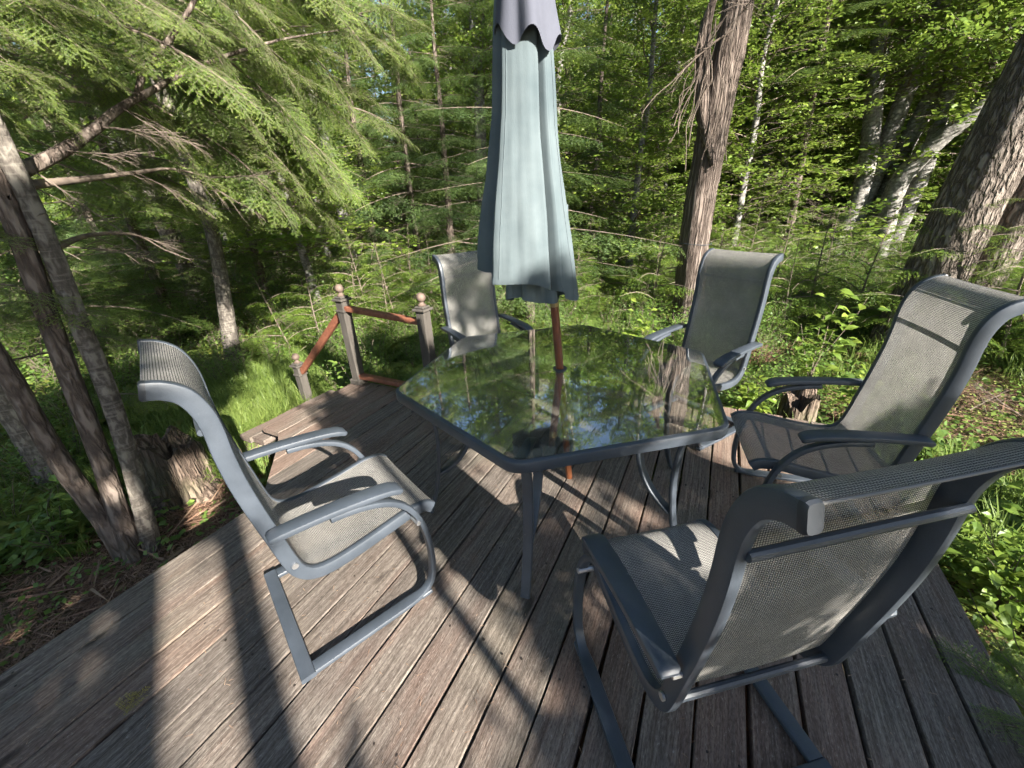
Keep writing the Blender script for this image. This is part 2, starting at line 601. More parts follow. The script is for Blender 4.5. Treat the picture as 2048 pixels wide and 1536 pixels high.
# ------------------------------------------------------------------ ground
def gh(x, y):
    """height of the forest floor under the deck's top at z = 0"""
    x = np.asarray(x, float); y = np.asarray(y, float)
    base = -0.47 + 0.10 / (1 + np.exp(-(x - 0.8) * 2.0))
    und = 0.05 * np.sin(x * 0.9 + 1.3) * np.cos(y * 0.7) + 0.10 * np.sin(x * 0.23 + y * 0.19) + 0.03 * np.sin(x * 2.7 - y * 1.9)
    far = np.hypot(x, y)
    return base + und * np.clip((far - 2.0) / 4.0, 0.15, 1.0) - 0.25 * np.clip((far - 8) / 14.0, 0, 1)


def build_ground():
    g = np.concatenate([-np.geomspace(250, 14, 26), np.linspace(-13, 13, 140), np.geomspace(14, 250, 26)])
    X, Y = np.meshgrid(g, g + 4.0, indexing='ij')
    Z = gh(X, Y)
    n = len(g)
    V = np.stack([X, Y, Z], -1).reshape(-1, 3)
    i, j = np.meshgrid(np.arange(n - 1), np.arange(n - 1), indexing='ij')
    a = (i * n + j).ravel()
    F = np.concatenate([np.stack([a, a + n, a + n + 1], 1), np.stack([a, a + n + 1, a + 1], 1)])
    o = mesh_obj('ground', tri_mesh('ground', V, M['ground'], faces=F, smooth=True))
    tag(o, 'forest floor of brown needles and moss around the deck', kind='structure')


build_ground()


# ------------------------------------------------------------------ deck
def plank_mesh(name, x0, x1, ylo, yhi, top=0.0, th=0.036, seed=0, end_cut=None):
    """one board along y with slightly worn edges; ylo may be a pair for a slanted cut"""
    r = np.random.default_rng(seed)
    mb = MB()
    w = x1 - x0
    yl = ylo if isinstance(ylo, tuple) else (ylo, ylo)
    n = 26
    cs_x = np.array([0.0, 0.003, w * 0.5, w - 0.003, w])
    cup = r.uniform(-0.0015, 0.002)
    cs_z = np.array([-0.004, 0.0, cup, 0.0, -0.004])
    wav = [r.normal(0, 0.0012, 3) for _ in range(2)]
    V = []
    for k in range(n + 1):
        f = k / n
        row = []
        dz = 0.0022 * math.sin(f * 9 + seed) + r.normal(0, 0.0004)
        for j in range(5):
            ys = yl[0] + (yl[1] - yl[0]) * (cs_x[j] / w)
            y = ys + (yhi - ys) * f
            ex = 0.0
            if j in (0, 1): ex = 0.002 * math.sin(f * 23 + seed * 1.7) + r.normal(0, 0.0006)
            if j in (3, 4): ex = 0.002 * math.sin(f * 19 + seed * 2.3) + r.normal(0, 0.0006)
            row.append((x0 + cs_x[j] + ex, y, top + cs_z[j] + dz))
        row.append((x0 + w, row[4][1], top - th))
        row.append((x0, row[0][1], top - th))
        V += row
    F = []
    for k in range(n):
        for j in range(7):
            F.append((k * 7 + j, k * 7 + (j + 1) % 7, (k + 1) * 7 + (j + 1) % 7, (k + 1) * 7 + j))
    F.append(tuple(range(7)))
    F.append(tuple(n * 7 + j for j in range(6, -1, -1)))
    F = [tuple(reversed(q)) for q in F]
    mb.add(V, F)
    return mb.mesh(name, M['plank'], 40)


deck = empty('deck', (0, 0, 0))
tag(deck, 'weathered grey wooden deck of long parallel planks', kind='structure')
PITCH, XL = 0.1492, -2.075
for k in range(-5, 21):
    x0 = XL + k * PITCH
    gap = 0.004 + 0.006 * max(0.0, min(1.0, (k - 2) / 14.0)) + random.uniform(0, 0.002)
    x1 = x0 + PITCH - gap
    if k == -5: x0 -= 0.03
    yhi = 2.365 if x1 < -1.86 else 3.045 + random.uniform(-0.008, 0.008)
    ylo = -1.9
    if k < 0:
        # boards of the landing beside the stairs, cut on the slant at the corner
        def cut(x): return 1.432 if x < -2.64 else 1.432 + (x + 2.64) * (-0.92)
        ylo = (cut(x0), cut(x1))
    o = mesh_obj('plank', plank_mesh('plank', x0, x1, ylo, yhi, seed=k + 40), deck)
jm = MB()
for y in np.arange(-1.7, 3.0, 0.41):
    b = MB(); b.box(((-2.05 + 1.04) / 2, y, -0.036 - 0.07 - 0.002), (3.05, 0.04, 0.14)); b.build('joist', M['postwood'], deck)
for y in (1.62, 1.95, 2.28):
    b = MB(); b.box((-2.47, y, -0.108), (0.70, 0.04, 0.14)); b.build('joist', M['postwood'], deck)
b = MB(); b.box((-2.035, -0.2, -0.111), (0.035, 3.2, 0.14)); b.build('rim_joist', M['postwood'], deck)
b = MB(); b.box((1.0, 0.55, -0.111), (0.035, 4.8, 0.14)); b.build('rim_joist', M['postwood'], deck)
b = MB(); b.box((-0.4, 3.0, -0.111), (2.75, 0.035, 0.14)); b.build('rim_joist', M['postwood'], deck)
for (x, y) in ((-2.0, -0.9), (-2.0, 0.7), (0.95, 0.3), (0.95, 2.0), (-0.6, 2.92), (-2.78, 2.25), (-2.78, 1.55)):
    b = MB(); b.box((x, y, -0.44), (0.09, 0.09, 0.52)); b.build('deck_post', M['postwood'], deck)

sm = MB()
for k in range(21):
    for y in np.arange(-1.7, 3.0, 0.41):
        for xo in (0.03, 0.115):
            sm.lathe([(0.0042, 0.0), (0.0042, 0.0022), (0.002, 0.0026)], (XL + k * PITCH + xo + random.uniform(-.006, .006), y + random.uniform(-.012, .012), -0.0012), 6)
sc_ = sm.build('screw_heads', NT('rusty_screw').set((0.035, 0.026, 0.021), 0.6, 0.3), deck); tag(sc_, kind='stuff')

# stairs going down from the landing
stairs = empty('stairs', (-2.95, 1.9, -0.45))
tag(stairs, 'short flight of weathered plank steps leading down from the deck landing', 'steps')
for i, (x, z) in enumerate(((-3.05, -0.17), (-3.19, -0.17), (-3.31, -0.33), (-3.45, -0.33))):
    o = mesh_obj('tread', plank_mesh('tread', x - 0.068, x + 0.068, 1.47 - 0.02 * i, 2.36, top=z, th=0.045, seed=70 + i), None)
    o.parent = stairs
    o.matrix_parent_inverse = Matrix.Translation((2.95, -1.9, 0.45))
for y in (1.6, 2.22):
    b = MB(); b.box((-3.0, y, -0.43), (0.30, 0.04, 0.4), R=None)
    b.box((-3.38, y, -0.50), (0.34, 0.04, 0.24))
    o = b.build('stringer', M['postwood'], stairs); o.matrix_parent_inverse = Matrix.Translation((2.95, -1.9, 0.45))


# ------------------------------------------------------------------ railing
def ball_profile(z0):
    p = [(0.030, z0), (0.032, z0 + 0.008), (0.020, z0 + 0.016), (0.016, z0 + 0.026), (0.019, z0 + 0.034)]
    zc, R = z0 + 0.062, 0.036
    for a in np.linspace(-55, 88, 10):
        p.append((R * math.cos(math.radians(a)), zc + R * math.sin(math.radians(a))))
    return p


rail = empty('stair_railing', (-2.773, 2.325, 0))
tag(rail, 'grey post railing with ball finials and red stained rails beside the stairs', 'railing')
RINV = Matrix.Translation((2.773, -2.325, 0))
def rpart(b, name, mat, parent=None):
    o = b.build(name, mat, parent or rail)
    if parent is None: o.matrix_parent_inverse = RINV
    return o
def post(x, y, zlo, zcap, trim, ball='ballwood', collar=True):
    b = MB(); b.box((x, y, (zlo + zcap) / 2), (0.082, 0.082, zcap - zlo), bevel=0.006)
    p = rpart(b, 'post', M['postwood'])
    p.matrix_parent_inverse = RINV
    b = MB(); b.box((x, y, zcap + 0.010), (0.118, 0.118, 0.020), bevel=0.005)
    b.box((x, y, zcap + 0.029), (0.085, 0.085, 0.018), bevel=0.006)
    rpart(b, 'post_cap', M['postwood'])
    if collar:
        b = MB(); b.box((x, y, zcap - 0.085), (0.098, 0.098, 0.022), bevel=0.005); rpart(b, 'collar', M['postwood'])
    if trim:
        b = MB(); b.box((x, y, zlo + 0.028), (0.118, 0.118, 0.052), bevel=0.008); rpart(b, 'base_trim', M['postwood'])
    b = MB(); b.lathe(ball_profile(zcap + 0.038), (x, y, 0), 20); rpart(b, 'ball_finial', M[ball])
post(-2.773, 2.325, 0.001, 0.765, True)
post(-1.93, 2.325, 0.001, 0.745, False, collar=False)
post(-3.58, 2.31, -0.62, 0.055, False)
def bar(a, bpt, w, h, name):
    a, bpt = np.array(a), np.array(bpt)
    d = bpt - a
    side = np.cross(d, (0, 0, 1.0)); side /= np.linalg.norm(side)
    b = MB(); b.sweep(np.linspace(a, bpt, 6), side, rrect(w, h, 0.006)); return rpart(b, name, M['redwood'])
bar((-2.731, 2.325, 0.70), (-1.972, 2.325, 0.655), 0.06, 0.042, 'top_rail')
bar((-2.731, 2.325, 0.078), (-1.972, 2.325, 0.075), 0.06, 0.042, 'bottom_rail')
bar((-2.815, 2.325, 0.655), (-3.545, 2.312, 0.00), 0.042, 0.06, 'handrail')


# ------------------------------------------------------------------ sling chairs
RAIL = catmull([(0.290, 0.372), (0.262, 0.392), (0.20, 0.397), (0.10, 0.381), (-0.02, 0.363), (-0.11, 0.358), (-0.165, 0.374), (-0.198, 0.415), (-0.213, 0.475),
                (-0.226, 0.56), (-0.243, 0.67), (-0.258, 0.79), (-0.264, 0.89), (-0.264, 0.97), (-0.271, 1.025), (-0.290, 1.072), (-0.322, 1.098), (-0.356, 1.108)], 5)
LEGC = catmull([(-0.075, 0.577), (0.0, 0.567), (0.075, 0.545), (0.135, 0.510), (0.180, 0.458), (0.213, 0.385), (0.232, 0.29), (0.238, 0.19), (0.228, 0.085), (0.204, 0.038),
                (0.165, 0.016), (0.11, 0.0125), (-0.05, 0.0125), (-0.18, 0.0125), (-0.2555, 0.0125)], 5)
ARM = catmull([(-0.245, 0.606), (-0.21, 0.611), (-0.10, 0.607), (0.0, 0.599), (0.08, 0.589), (0.13, 0.578), (0.163, 0.562)], 5)


def yz(pts, x): return np.stack([np.full(len(pts), x), pts[:, 0], pts[:, 1]], 1)


def make_chair():
    root = empty('sling_chair')
    for s in (-1, 1):
        b = MB(); b.sweep(yz(RAIL, s * 0.2185), (1, 0, 0), rrect(0.026, 0.046, 0.007))
        fr = b.build('side_frame', M['metal'], root)
        e = RAIL[-1]
        te = RAIL[-1] - RAIL[-2]; te = te / np.linalg.norm(te)
        b = MB(); b.sweep(yz(np.array([e - te * 0.006, e + te * 0.002, e + te * 0.0065]), s * 0.2185), (1, 0, 0), rrect(0.0275, 0.0475, 0.008), scale=[1, 1, 0.86]); b.build('end_cap', M['cap'], fr)
        # spring leg: arm support, front leg and runner in one bent flat tube
        sc = np.ones((len(LEGC), 2))
        z = LEGC[:, 1]; run = (LEGC[:, 0] < 0.15) & (z < 0.1)
        sc[:, 0] = np.where(run, 1.45, 1.0); k = np.ones(7) / 7
        sc[:, 0] = np.convolve(np.pad(sc[:, 0], 3, mode='edge'), k, 'valid')
        b = MB(); b.sweep(yz(LEGC, s * 0.262), (1, 0, 0), rrect(0.033, 0.022, 0.006), scale=sc)
        leg = b.build('spring_leg', M['metal'], root)
        b = MB(); b.box((s * 0.268, 0.185, 0.010), (0.030, 0.05, 0.018), bevel=0.004); b.build('foot', M['metal'], leg)
        # armrest
        ta = np.ones((len(ARM), 2)); q = np.linspace(0, 1, len(ARM))
        ta[:, 0] = np.interp(q, [0, 0.03, 0.15, 0.5, 0.85, 0.97, 1], [0.62, 0.78, 0.85, 1.0, 1.08, 0.98, 0.80])
        ta[:, 1] = np.interp(q, [0, 0.04, 0.96, 1], [0.6, 1, 1, 0.6])
        b = MB(); b.sweep(yz(ARM, s * 0.2635), (1, 0, 0), rrect(0.062, 0.022, 0.006), scale=ta)
        arm = b.build('armrest', M['metal'], root)
        # fixings
        b = MB(); b.tube([(s * 0.224, -0.236, 0.585), (s * 0.252, -0.236, 0.585)], 0.007, 8); b.build('bolt', M['chrome'], root)
        b = MB(); b.tube([(s * 0.205, 0.200, 0.385), (s * 0.284, 0.200, 0.385)], 0.009, 10); b.build('pivot_pin', M['chrome'], root)
        b = MB(); b.tube([(s * 0.2325, -0.203, 0.445), (s * 0.2385, -0.203, 0.445)], 0.010, 10); b.build('bolt', M['chrome'], root)
    # back edge of the base
    b = MB(); b.sweep(np.linspace((-0.2862, -0.2795, 0.0125), (0.2862, -0.2795, 0.0125), 3), (0, 1, 0), rrect(0.048, 0.022, 0.006)); b.build('base_bar', M['metal'], root)
    b = MB(); b.tube(np.linspace((-0.215, -0.288, 0.966), (0.215, -0.288, 0.966), 3), 0.0095, 10); b.build('crossbar', M['metal'], root)
    b = MB(); b.tube(np.linspace((-0.215, -0.203, 0.418), (0.215, -0.203, 0.418), 3), 0.0105, 10); b.build('crossbar', M['metal'], root)
    b = MB(); b.tube(np.linspace((-0.215, 0.20, 0.372), (0.215, 0.20, 0.372), 3), 0.0095, 10); b.build('crossbar', M['metal'], root)
    # sling cloth
    seg = np.vstack([[0], np.cumsum(np.linalg.norm(np.diff(RAIL, axis=0), axis=1))[:, None]]).ravel()
    tan = np.gradient(RAIL, axis=0); tan /= np.linalg.norm(tan, axis=1)[:, None]
    nor = np.stack([tan[:, 1], -tan[:, 0]], 1)       # towards the sitter
    nx = 17
    V, UV, F = [], [], []
    for i, (p, nn, sl) in enumerate(zip(RAIL, nor, seg)):
        seat = math.exp(-((sl - 0.26) / 0.16) ** 2); back = math.exp(-((sl - 0.80) / 0.22) ** 2)
        for j in range(nx):
            x = -0.208 + 0.416 * j / (nx - 1)
            sag = (1 - (x / 0.208) ** 2) * (0.014 * seat + 0.012 * back + 0.003)
            q = p + nn * (0.019 - sag)
            V.append((x, q[0], q[1])); UV.append((x + 0.3, sl + 0.002))
    for i in range(len(RAIL) - 1):
        for j in range(nx - 1):
            F.append((i * nx + j, i * nx + j + 1, (i + 1) * nx + j + 1, (i + 1) * nx + j))
    b = MB(); b.add(V, F, uv=UV)
    sl = b.build('sling', M['sling'], root, 80)
    # sewn hems at both ends
    for i in (0, len(RAIL) - 1):
        p = RAIL[i] + nor[i] * 0.015
        b = MB(); b.tube([(x, p[0], p[1] + (-0.003) * (1 - (x / 0.21) ** 2)) for x in np.linspace(-0.207, 0.207, 7)], 0.0026, 8)
        b.build('hem', M['sling_hem'], sl)
    return root


CHAIRS = [
    (-1.18389, 0.75741, -0.393375, 'grey sling patio chair in front of the tree stump, facing right towards the table'),
    (-1.45233, 2.48905, -2.047252, 'grey sling patio chair behind the table, partly hidden by the closed umbrella'),
    (-0.03935, 2.67333, 2.581855, 'grey sling patio chair behind the table, in front of the shaggy cedar trunk'),
    (0.52763, 1.98323, 1.727490, 'grey sling patio chair in front of the leaning double trunk, armrests in side view'),
    (0.10218, 0.89567, 0.664187, 'nearest grey sling patio chair, seen from behind with its crossbars showing'),
]
chair0 = make_chair()
for i, (x, y, r, lab) in enumerate(CHAIRS):
    o = chair0 if i == 0 else copy_tree(chair0)
    o.location = (x, y, 0.004)
    o.rotation_euler = (0, 0, r)
    tag(o, lab, 'chair', 'sling chairs around the patio table')


# ------------------------------------------------------------------ table
TX, TY, TZ = -0.598, 1.673, 0.722
table = empty('patio_table', (TX, TY, 0.003))
tag(table, 'hexagonal glass topped patio table with blue grey metal frame', 'table')
HA0 = math.radians(-80.8)


def hex_ring(R, fillet, n=6):
    out = []
    for k in range(6):
        a = HA0 + k * math.pi / 3
        c = np.array([math.cos(a), math.sin(a)])
        # fillet centre on the corner's radius
        fc = c * (R - fillet / math.cos(math.radians(30)))
        for j in range(n):
            t = a + math.radians(-30 + 60 * j / (n - 1))
            out.append((fc[0] + fillet * math.cos(t), fc[1] + fillet * math.sin(t)))
    return np.array(out)


ring = hex_ring(0.772, 0.075)
ringp = np.c_[ring, np.full(len(ring), TZ - 0.003 - 0.022)]
b = MB(); b.sweep(ringp, (0, 0, 1), rrect(0.044, 0.026, 0.008), closed=True)
b.build('rim', M['metal'], table)
gr = hex_ring(0.776, 0.075)
hole = [(0.022 * math.cos(-t), 0.022 * math.sin(-t)) for t in np.linspace(0, 2 * math.pi, 37)[:-1]]
gb = MB()
n = len(gr)
ang_o = np.unwrap(np.arctan2(gr[:, 1], gr[:, 0]))
inner = np.stack([0.0235 * np.cos(ang_o), 0.0235 * np.sin(ang_o)], 1)
for z, flip in ((TZ - 0.0005, False), (TZ - 0.0065, True)):
    V = np.vstack([np.c_[gr * 0.990, np.full(n, z)], np.c_[inner, np.full(n, z)]])
    F = [(i, (i + 1) % n, n + (i + 1) % n, n + i) for i in range(n)]
    if flip: F = [tuple(reversed(q)) for q in F]
    gb.add(V, F)
V = np.vstack([np.c_[gr * 0.990, np.full(n, TZ - 0.0065)], np.c_[gr * 0.990, np.full(n, TZ - 0.0005)]])
gb.add(V, [(i, (i + 1) % n, n + (i + 1) % n, n + i) for i in range(n)])
gb.build('glass_top', M['glass'], table, 10)
b = MB(); b.lathe([(0.022, TZ - 0.012), (0.022, TZ + 0.001), (0.034, TZ + 0.001), (0.034, TZ + 0.005), (0.0215, TZ + 0.006), (0.0215, TZ - 0.012)], (0, 0, 0), 24)
b.build('umbrella_ring', M['metal'], table)
OUT = catmull([(0.700, 0.004), (0.660, 0.13), (0.632, 0.27), (0.620, 0.42), (0.628, 0.55), (0.655, 0.64), (0.705, 0.672)], 6)
INN = catmull([(0.628, 0.235), (0.575, 0.265), (0.52, 0.315), (0.475, 0.39), (0.455, 0.48), (0.465, 0.57), (0.505, 0.635), (0.57, 0.668), (0.64, 0.676), (0.705, 0.680)], 6)
lm = None
for k in range(6):
    a = HA0 + k * math.pi / 3
    if lm is None:
        b = MB()
        for cv in (OUT, INN):
            b.sweep(np.stack([cv[:, 0], np.zeros(len(cv)), cv[:, 1]], 1), (0, 1, 0), rrect(0.040, 0.018, 0.005))
        lm = b.mesh('table_leg', M['metal'])
    o = mesh_obj('leg', lm, table)
    o.rotation_euler = (0, 0, a)

# ------------------------------------------------------------------ closed umbrella
umb = empty('closed_umbrella', (-0.585, 1.765, 0))
tag(umb, 'closed pale teal patio umbrella on a varnished wooden pole through the table', 'umbrella')
UINV = Matrix.Translation((0.585, -1.765, 0))
PF, PT = np.array([-0.5736, 1.790, 0.0]), np.array([-0.6346, 1.497, 1.8])
def pole_at(z): return PF + (PT - PF) * (z / 1.8)
def upart(b, name, mat, sm=35, parent=None):
    o = b.build(name, mat, parent or umb, sm)
    if parent is None: o.matrix_parent_inverse = UINV
    return o
b = MB(); b.tube([pole_at(z) for z in (0.001, 0.5, 1.045)], 0.0185, 16); upart(b, 'lower_pole', M['polewood'])
b = MB(); b.tube([pole_at(z) for z in (1.045, 1.075)], 0.0205, 16); upart(b, 'pole_joint', M['brass'])
b = MB(); b.tube([pole_at(z) for z in (1.075, 1.6, 2.42)], 0.0175, 16); upart(b, 'upper_pole', M['polewood'])
ER = np.array([0.8968, 0.4424, 0.0]); ET = np.array([0.4580, -0.8890, 0.0])   # right and towards the viewer of the photo


def canopy_ring(t, z):
    """folded cloth outline at height fraction t (0 hem, 1 top): angle from right, counter-clockwise seen from above"""
    #        angle (deg, 0 = right, 90 = towards viewer), radius
    K = np.array([(0, 1.00), (12, 1.02), (24, 1.0), (36, .93), (45, .90), (49, .42), (54, .26), (58, .50), (61, .84), (66, .90), (80, .90), (95, .92), (112, .95), (126, 1.0), (136, 1.07), (140, 1.04),
                  (141.5, .60), (147, .40), (156, .42), (163, .62), (170, .92), (178, 1.08), (186, 1.08), (196, .92), (206, .60), (215, .46), (226, .75), (240, .98), (256, .95), (266, .50), (280, .78), (296, 1.0),
                  (312, .95), (322, .50), (334, .82), (348, .98)], float)
    a = np.linspace(0, 360, 360, endpoint=False)
    r = np.interp(a, np.r_[K[:, 0], 360], np.r_[K[:, 1], K[0, 1]])
    rip = 0.013 * np.sin(np.radians(a * 9 + 60 * t)) + 0.006 * np.sin(np.radians(a * 23 - 90 * t))
    rip = rip + 0.014 * np.sin(np.radians(a * 4) + t * 13) + 0.010 * np.sin(np.radians(a * 7) - t * 21 + 1.0) + 0.006 * np.sin(np.radians(a * 12) + t * 37)
    depth = 0.60 + 0.40 * (1 - t) ** 0.6
    r = 1 - (1 - r) * depth + rip * (1 - 0.6 * t)
    return a, r


def unit_(v): return v / (np.linalg.norm(v, axis=-1, keepdims=True) + 1e-9)


b = MB()
NZ = 44
V, F = [], []
for i in range(NZ + 1):
    t = i / NZ
    a, r = canopy_ring(t, 0)
    ar = np.radians(a)
    hem = 1.155 - 0.055 * np.clip(np.cos(ar), -1, 1) - 0.02 * np.sin(ar * 3 + 0.5) + 0.02 * np.where((a > 40) & (a < 60), 1, 0) - 0.05 * np.where((a > 200) & (a < 330), 1, 0)
    z = hem + (2.30 - hem) * t
    zc = 1.13 + (2.30 - 1.13) * t
    W = np.interp(t, [0, 0.25, 0.5, 0.75, 0.9, 1], [0.198, 0.156, 0.110, 0.078, 0.064, 0.045])
    W = W + 0.004 * math.sin(t * 11)
    off = np.interp(t, [0, 0.3, 0.6, 0.85, 1], [-0.100, -0.068, -0.034, -0.008, 0.0])
    P = PF + (PT - PF) * (zc / 1.8)
    D = 0.72
    for k in range(len(a)):
        x = W * r[k] * math.cos(ar[k]) + off
        y = W * D * r[k] * math.sin(ar[k]) + 0.01
        q = P + ER * x + ET * y
        V.append((q[0], q[1], z[k]))
NA = 360
for i in range(NZ):
    for k in range(NA):
        F.append((i * NA + k, i * NA + (k + 1) % NA, (i + 1) * NA + (k + 1) % NA, (i + 1) * NA + k))
b.add(V, F)
canopy = upart(b, 'canopy', M['canopy'], 70)
CV = np.array(V).reshape(NZ + 1, NA, 3)
cen = CV.mean(1, keepdims=True)
hb = MB(); hv = []
for i in (0, 1):
    q = CV[i].copy(); d_ = q - cen[i]; d_[:, 2] = 0; hv.append(q + unit_(d_) * 0.0022)
low = hv[0].copy(); low[:, 2] -= 0.002
hb.add(np.vstack([low, hv[0] + (hv[1] - hv[0]) * 0.75]), [(k, (k + 1) % NA, NA + (k + 1) % NA, NA + k) for k in range(NA)])
hm = hb.build('hem_band', M['canopy'], canopy, 70)
for ka in (24, 128, 245):      # sewn seams running up the folds
    sb = MB(); q = CV[:, ka, :].copy(); d_ = q - cen[:, 0]; d_[:, 2] = 0
    sb.tube(q + unit_(d_) * 0.0004, 0.0013, 6); sb.build('seam', M['canopy'], canopy, 70)
# inner layers hanging a little lower than the outer folds
b = MB(); V, F = [], []
for i in range(7):
    t = i / 6
    for k in range(60):
        ar = 2 * math.pi * k / 60
        rr = 0.125 * (1 + 0.16 * math.sin(ar * 7 + 1) + 0.05 * math.sin(ar * 13)) * (1 - 0.15 * t)
        P = pole_at(1.08)
        q = P + ER * (rr * math.cos(ar) - 0.075) + ET * (rr * 0.7 * math.sin(ar) + 0.0)
        V.append((q[0], q[1], 1.088 + 0.012 * math.sin(ar * 3 + 1) + 0.35 * t))
for i in range(6):
    for k in range(60): F.append((i * 60 + k, i * 60 + (k + 1) % 60, (i + 1) * 60 + (k + 1) % 60, (i + 1) * 60 + k))
b.add(V, F); upart(b, 'inner_folds', M['canopy'], 70)
# upper vent tier
b = MB(); V, F = [], []
for i in range(15):
    t = i / 14
    for k in range(120):
        ar = 2 * math.pi * k / 120
        fold = 0.10 * math.sin(ar * 5 + 0.6) + 0.06 * math.sin(ar * 8 + 2.0)
        rr = np.interp(t, [0, 0.1, 0.5, 1], [0.098, 0.090, 0.062, 0.032]) * (1 + fold * (1 - 0.6 * t))
        hem = 1.932 + 0.024 * math.sin(ar * 5 + 0.6) + 0.022 * math.cos(ar + 2.4)
        z = hem + (2.36 - hem) * t
        P = pole_at(1.9 + 0.4 * t)
        q = P + ER * (rr * math.cos(ar) - 0.018 * (1 - t)) + ET * (rr * 0.9 * math.sin(ar) + 0.012)
        V.append((q[0], q[1], z))
for i in range(14):
    for k in range(120): F.append((i * 120 + k, i * 120 + (k + 1) % 120, (i + 1) * 120 + (k + 1) % 120, (i + 1) * 120 + k))
b.add(V, F); upart(b, 'vent_tier', M['valance'], 70)
b = MB(); b.lathe([(0.02, 2.38), (0.03, 2.40), (0.022, 2.43), (0.03, 2.46), (0.012, 2.5)], (pole_at(2.4)[0], pole_at(2.4)[1], 0), 14); upart(b, 'finial', M['polewood'])


# ------------------------------------------------------------------ foliage materials
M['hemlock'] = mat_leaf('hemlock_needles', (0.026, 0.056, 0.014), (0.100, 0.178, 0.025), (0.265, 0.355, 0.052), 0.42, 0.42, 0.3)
M['hemlock_wood'] = mat_leaf('shade_tinted_hemlock_needles', (0.026, 0.052, 0.018), (0.085, 0.138, 0.030), (0.200, 0.255, 0.050), 0.38, 0.42, 0.35)  # darker copy of the hemlock needles, shade of the wood put into its colour
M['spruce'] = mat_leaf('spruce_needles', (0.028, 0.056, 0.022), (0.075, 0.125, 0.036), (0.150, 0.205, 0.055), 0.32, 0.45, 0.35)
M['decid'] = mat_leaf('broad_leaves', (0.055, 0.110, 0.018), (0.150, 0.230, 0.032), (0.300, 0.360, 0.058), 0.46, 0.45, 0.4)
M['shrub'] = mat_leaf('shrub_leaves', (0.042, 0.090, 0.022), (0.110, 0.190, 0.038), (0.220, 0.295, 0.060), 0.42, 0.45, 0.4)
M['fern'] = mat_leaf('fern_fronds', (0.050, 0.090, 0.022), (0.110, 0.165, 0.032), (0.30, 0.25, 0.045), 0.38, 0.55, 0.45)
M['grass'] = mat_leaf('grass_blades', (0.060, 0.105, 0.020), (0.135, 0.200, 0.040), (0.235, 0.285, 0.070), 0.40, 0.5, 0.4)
M['moss'] = mat_leaf('sun_tinted_moss', (0.11, 0.15, 0.03), (0.21, 0.255, 0.055), (0.34, 0.36, 0.10), 0.35, 0.7, 0.4)  # moss colour brightened, with the sunshine of the bank put into it
M['litter'] = mat_leaf('fallen_needles', (0.060, 0.030, 0.020), (0.190, 0.105, 0.066), (0.340, 0.225, 0.150), 0.05, 0.8, 0.2)
M['yellow'] = mat_leaf('yellowed_needles', (0.16, 0.13, 0.03), (0.30, 0.24, 0.05), (0.42, 0.32, 0.08), 0.25, 0.6, 0.2)
M['yellowfern'] = mat_leaf('yellowing_fronds', (0.14, 0.17, 0.03), (0.33, 0.30, 0.045), (0.48, 0.37, 0.06), 0.40, 0.6, 0.3)
M['bark_h'] = mat_bark('hemlock_bark', (0.028, 0.020, 0.016), (0.085, 0.064, 0.052), (0.19, 0.155, 0.13), (16, 16, 4.5), 0.9, 0.02, 0.10, 0.0)
M['bark_l'] = mat_bark('lenticel_bark', (0.035, 0.029, 0.025), (0.085, 0.072, 0.062), (0.20, 0.18, 0.15), (20, 20, 9), 0.6, 0.012, 0.10, 0.45)
M['bark_c'] = mat_bark('cedar_bark', (0.022, 0.015, 0.012), (0.090, 0.068, 0.056), (0.215, 0.175, 0.148), (26, 26, 1.7), 1.0, 0.03)
M['bark_o'] = mat_bark('furrowed_bark', (0.022, 0.016, 0.013), (0.110, 0.088, 0.072), (0.27, 0.23, 0.195), (17, 17, 5.0), 1.0, 0.05)
M['bark_b'] = mat_bark('pale_bark', (0.05, 0.045, 0.040), (0.13, 0.122, 0.112), (0.27, 0.258, 0.237), (9, 9, 12), 0.5, 0.01, 0.0, 0.35)
M['bark_s'] = mat_bark('stump_wood', (0.025, 0.018, 0.014), (0.085, 0.060, 0.045), (0.19, 0.145, 0.112), (22, 22, 2.0), 1.0, 0.03, 0.35)
M['twig'] = mat_simple_wood('twig_wood', (0.060, 0.045, 0.036), (0.20, 0.155, 0.12), 0.85, (9, 9, 9))
M['deadtwig'] = mat_simple_wood('dead_twig_wood', (0.060, 0.045, 0.035), (0.15, 0.115, 0.09), 0.85, (9, 9, 9))


# ------------------------------------------------------------------ foliage building blocks (x along the axis, z up)
def unit(v):
    return v / (np.linalg.norm(v, axis=-1, keepdims=True) + 1e-12)


def twig_needles(b, d, l, up, nl, sp, w, r, ang=62, round_=0.25):
    """needles on both sides of one straight twig -> triangles (n,3,3)"""
    m = max(2, int(l / sp))
    s = (np.arange(m) + 0.5) / m
    side = np.cross(up, d)
    out = []
    for sg in (-1, 1):
        ss = np.clip(s + r.normal(0, 0.3 / m, m), 0, 1)
        a = np.radians(ang + r.normal(0, 9, m)) * np.where(ss > 0.93, 0.5, 1.0)
        D = np.cos(a)[:, None] * d + sg * np.sin(a)[:, None] * side + up * r.normal(0.05, round_, m)[:, None]
        D = unit(D)
        L = nl * (0.75 + 0.35 * r.random(m)) * (1 - 0.25 * ss)
        P = b + d * (ss * l)[:, None]
        Wv = unit(np.cross(D, up + 0.35 * r.normal(0, 1, (m, 3)))) * (w / 2)
        out.append(np.stack([P - Wv + D * (L * 0.15)[:, None], P + Wv + D * (L * 0.15)[:, None], P + D * L[:, None]], 1))
    return np.concatenate(out)


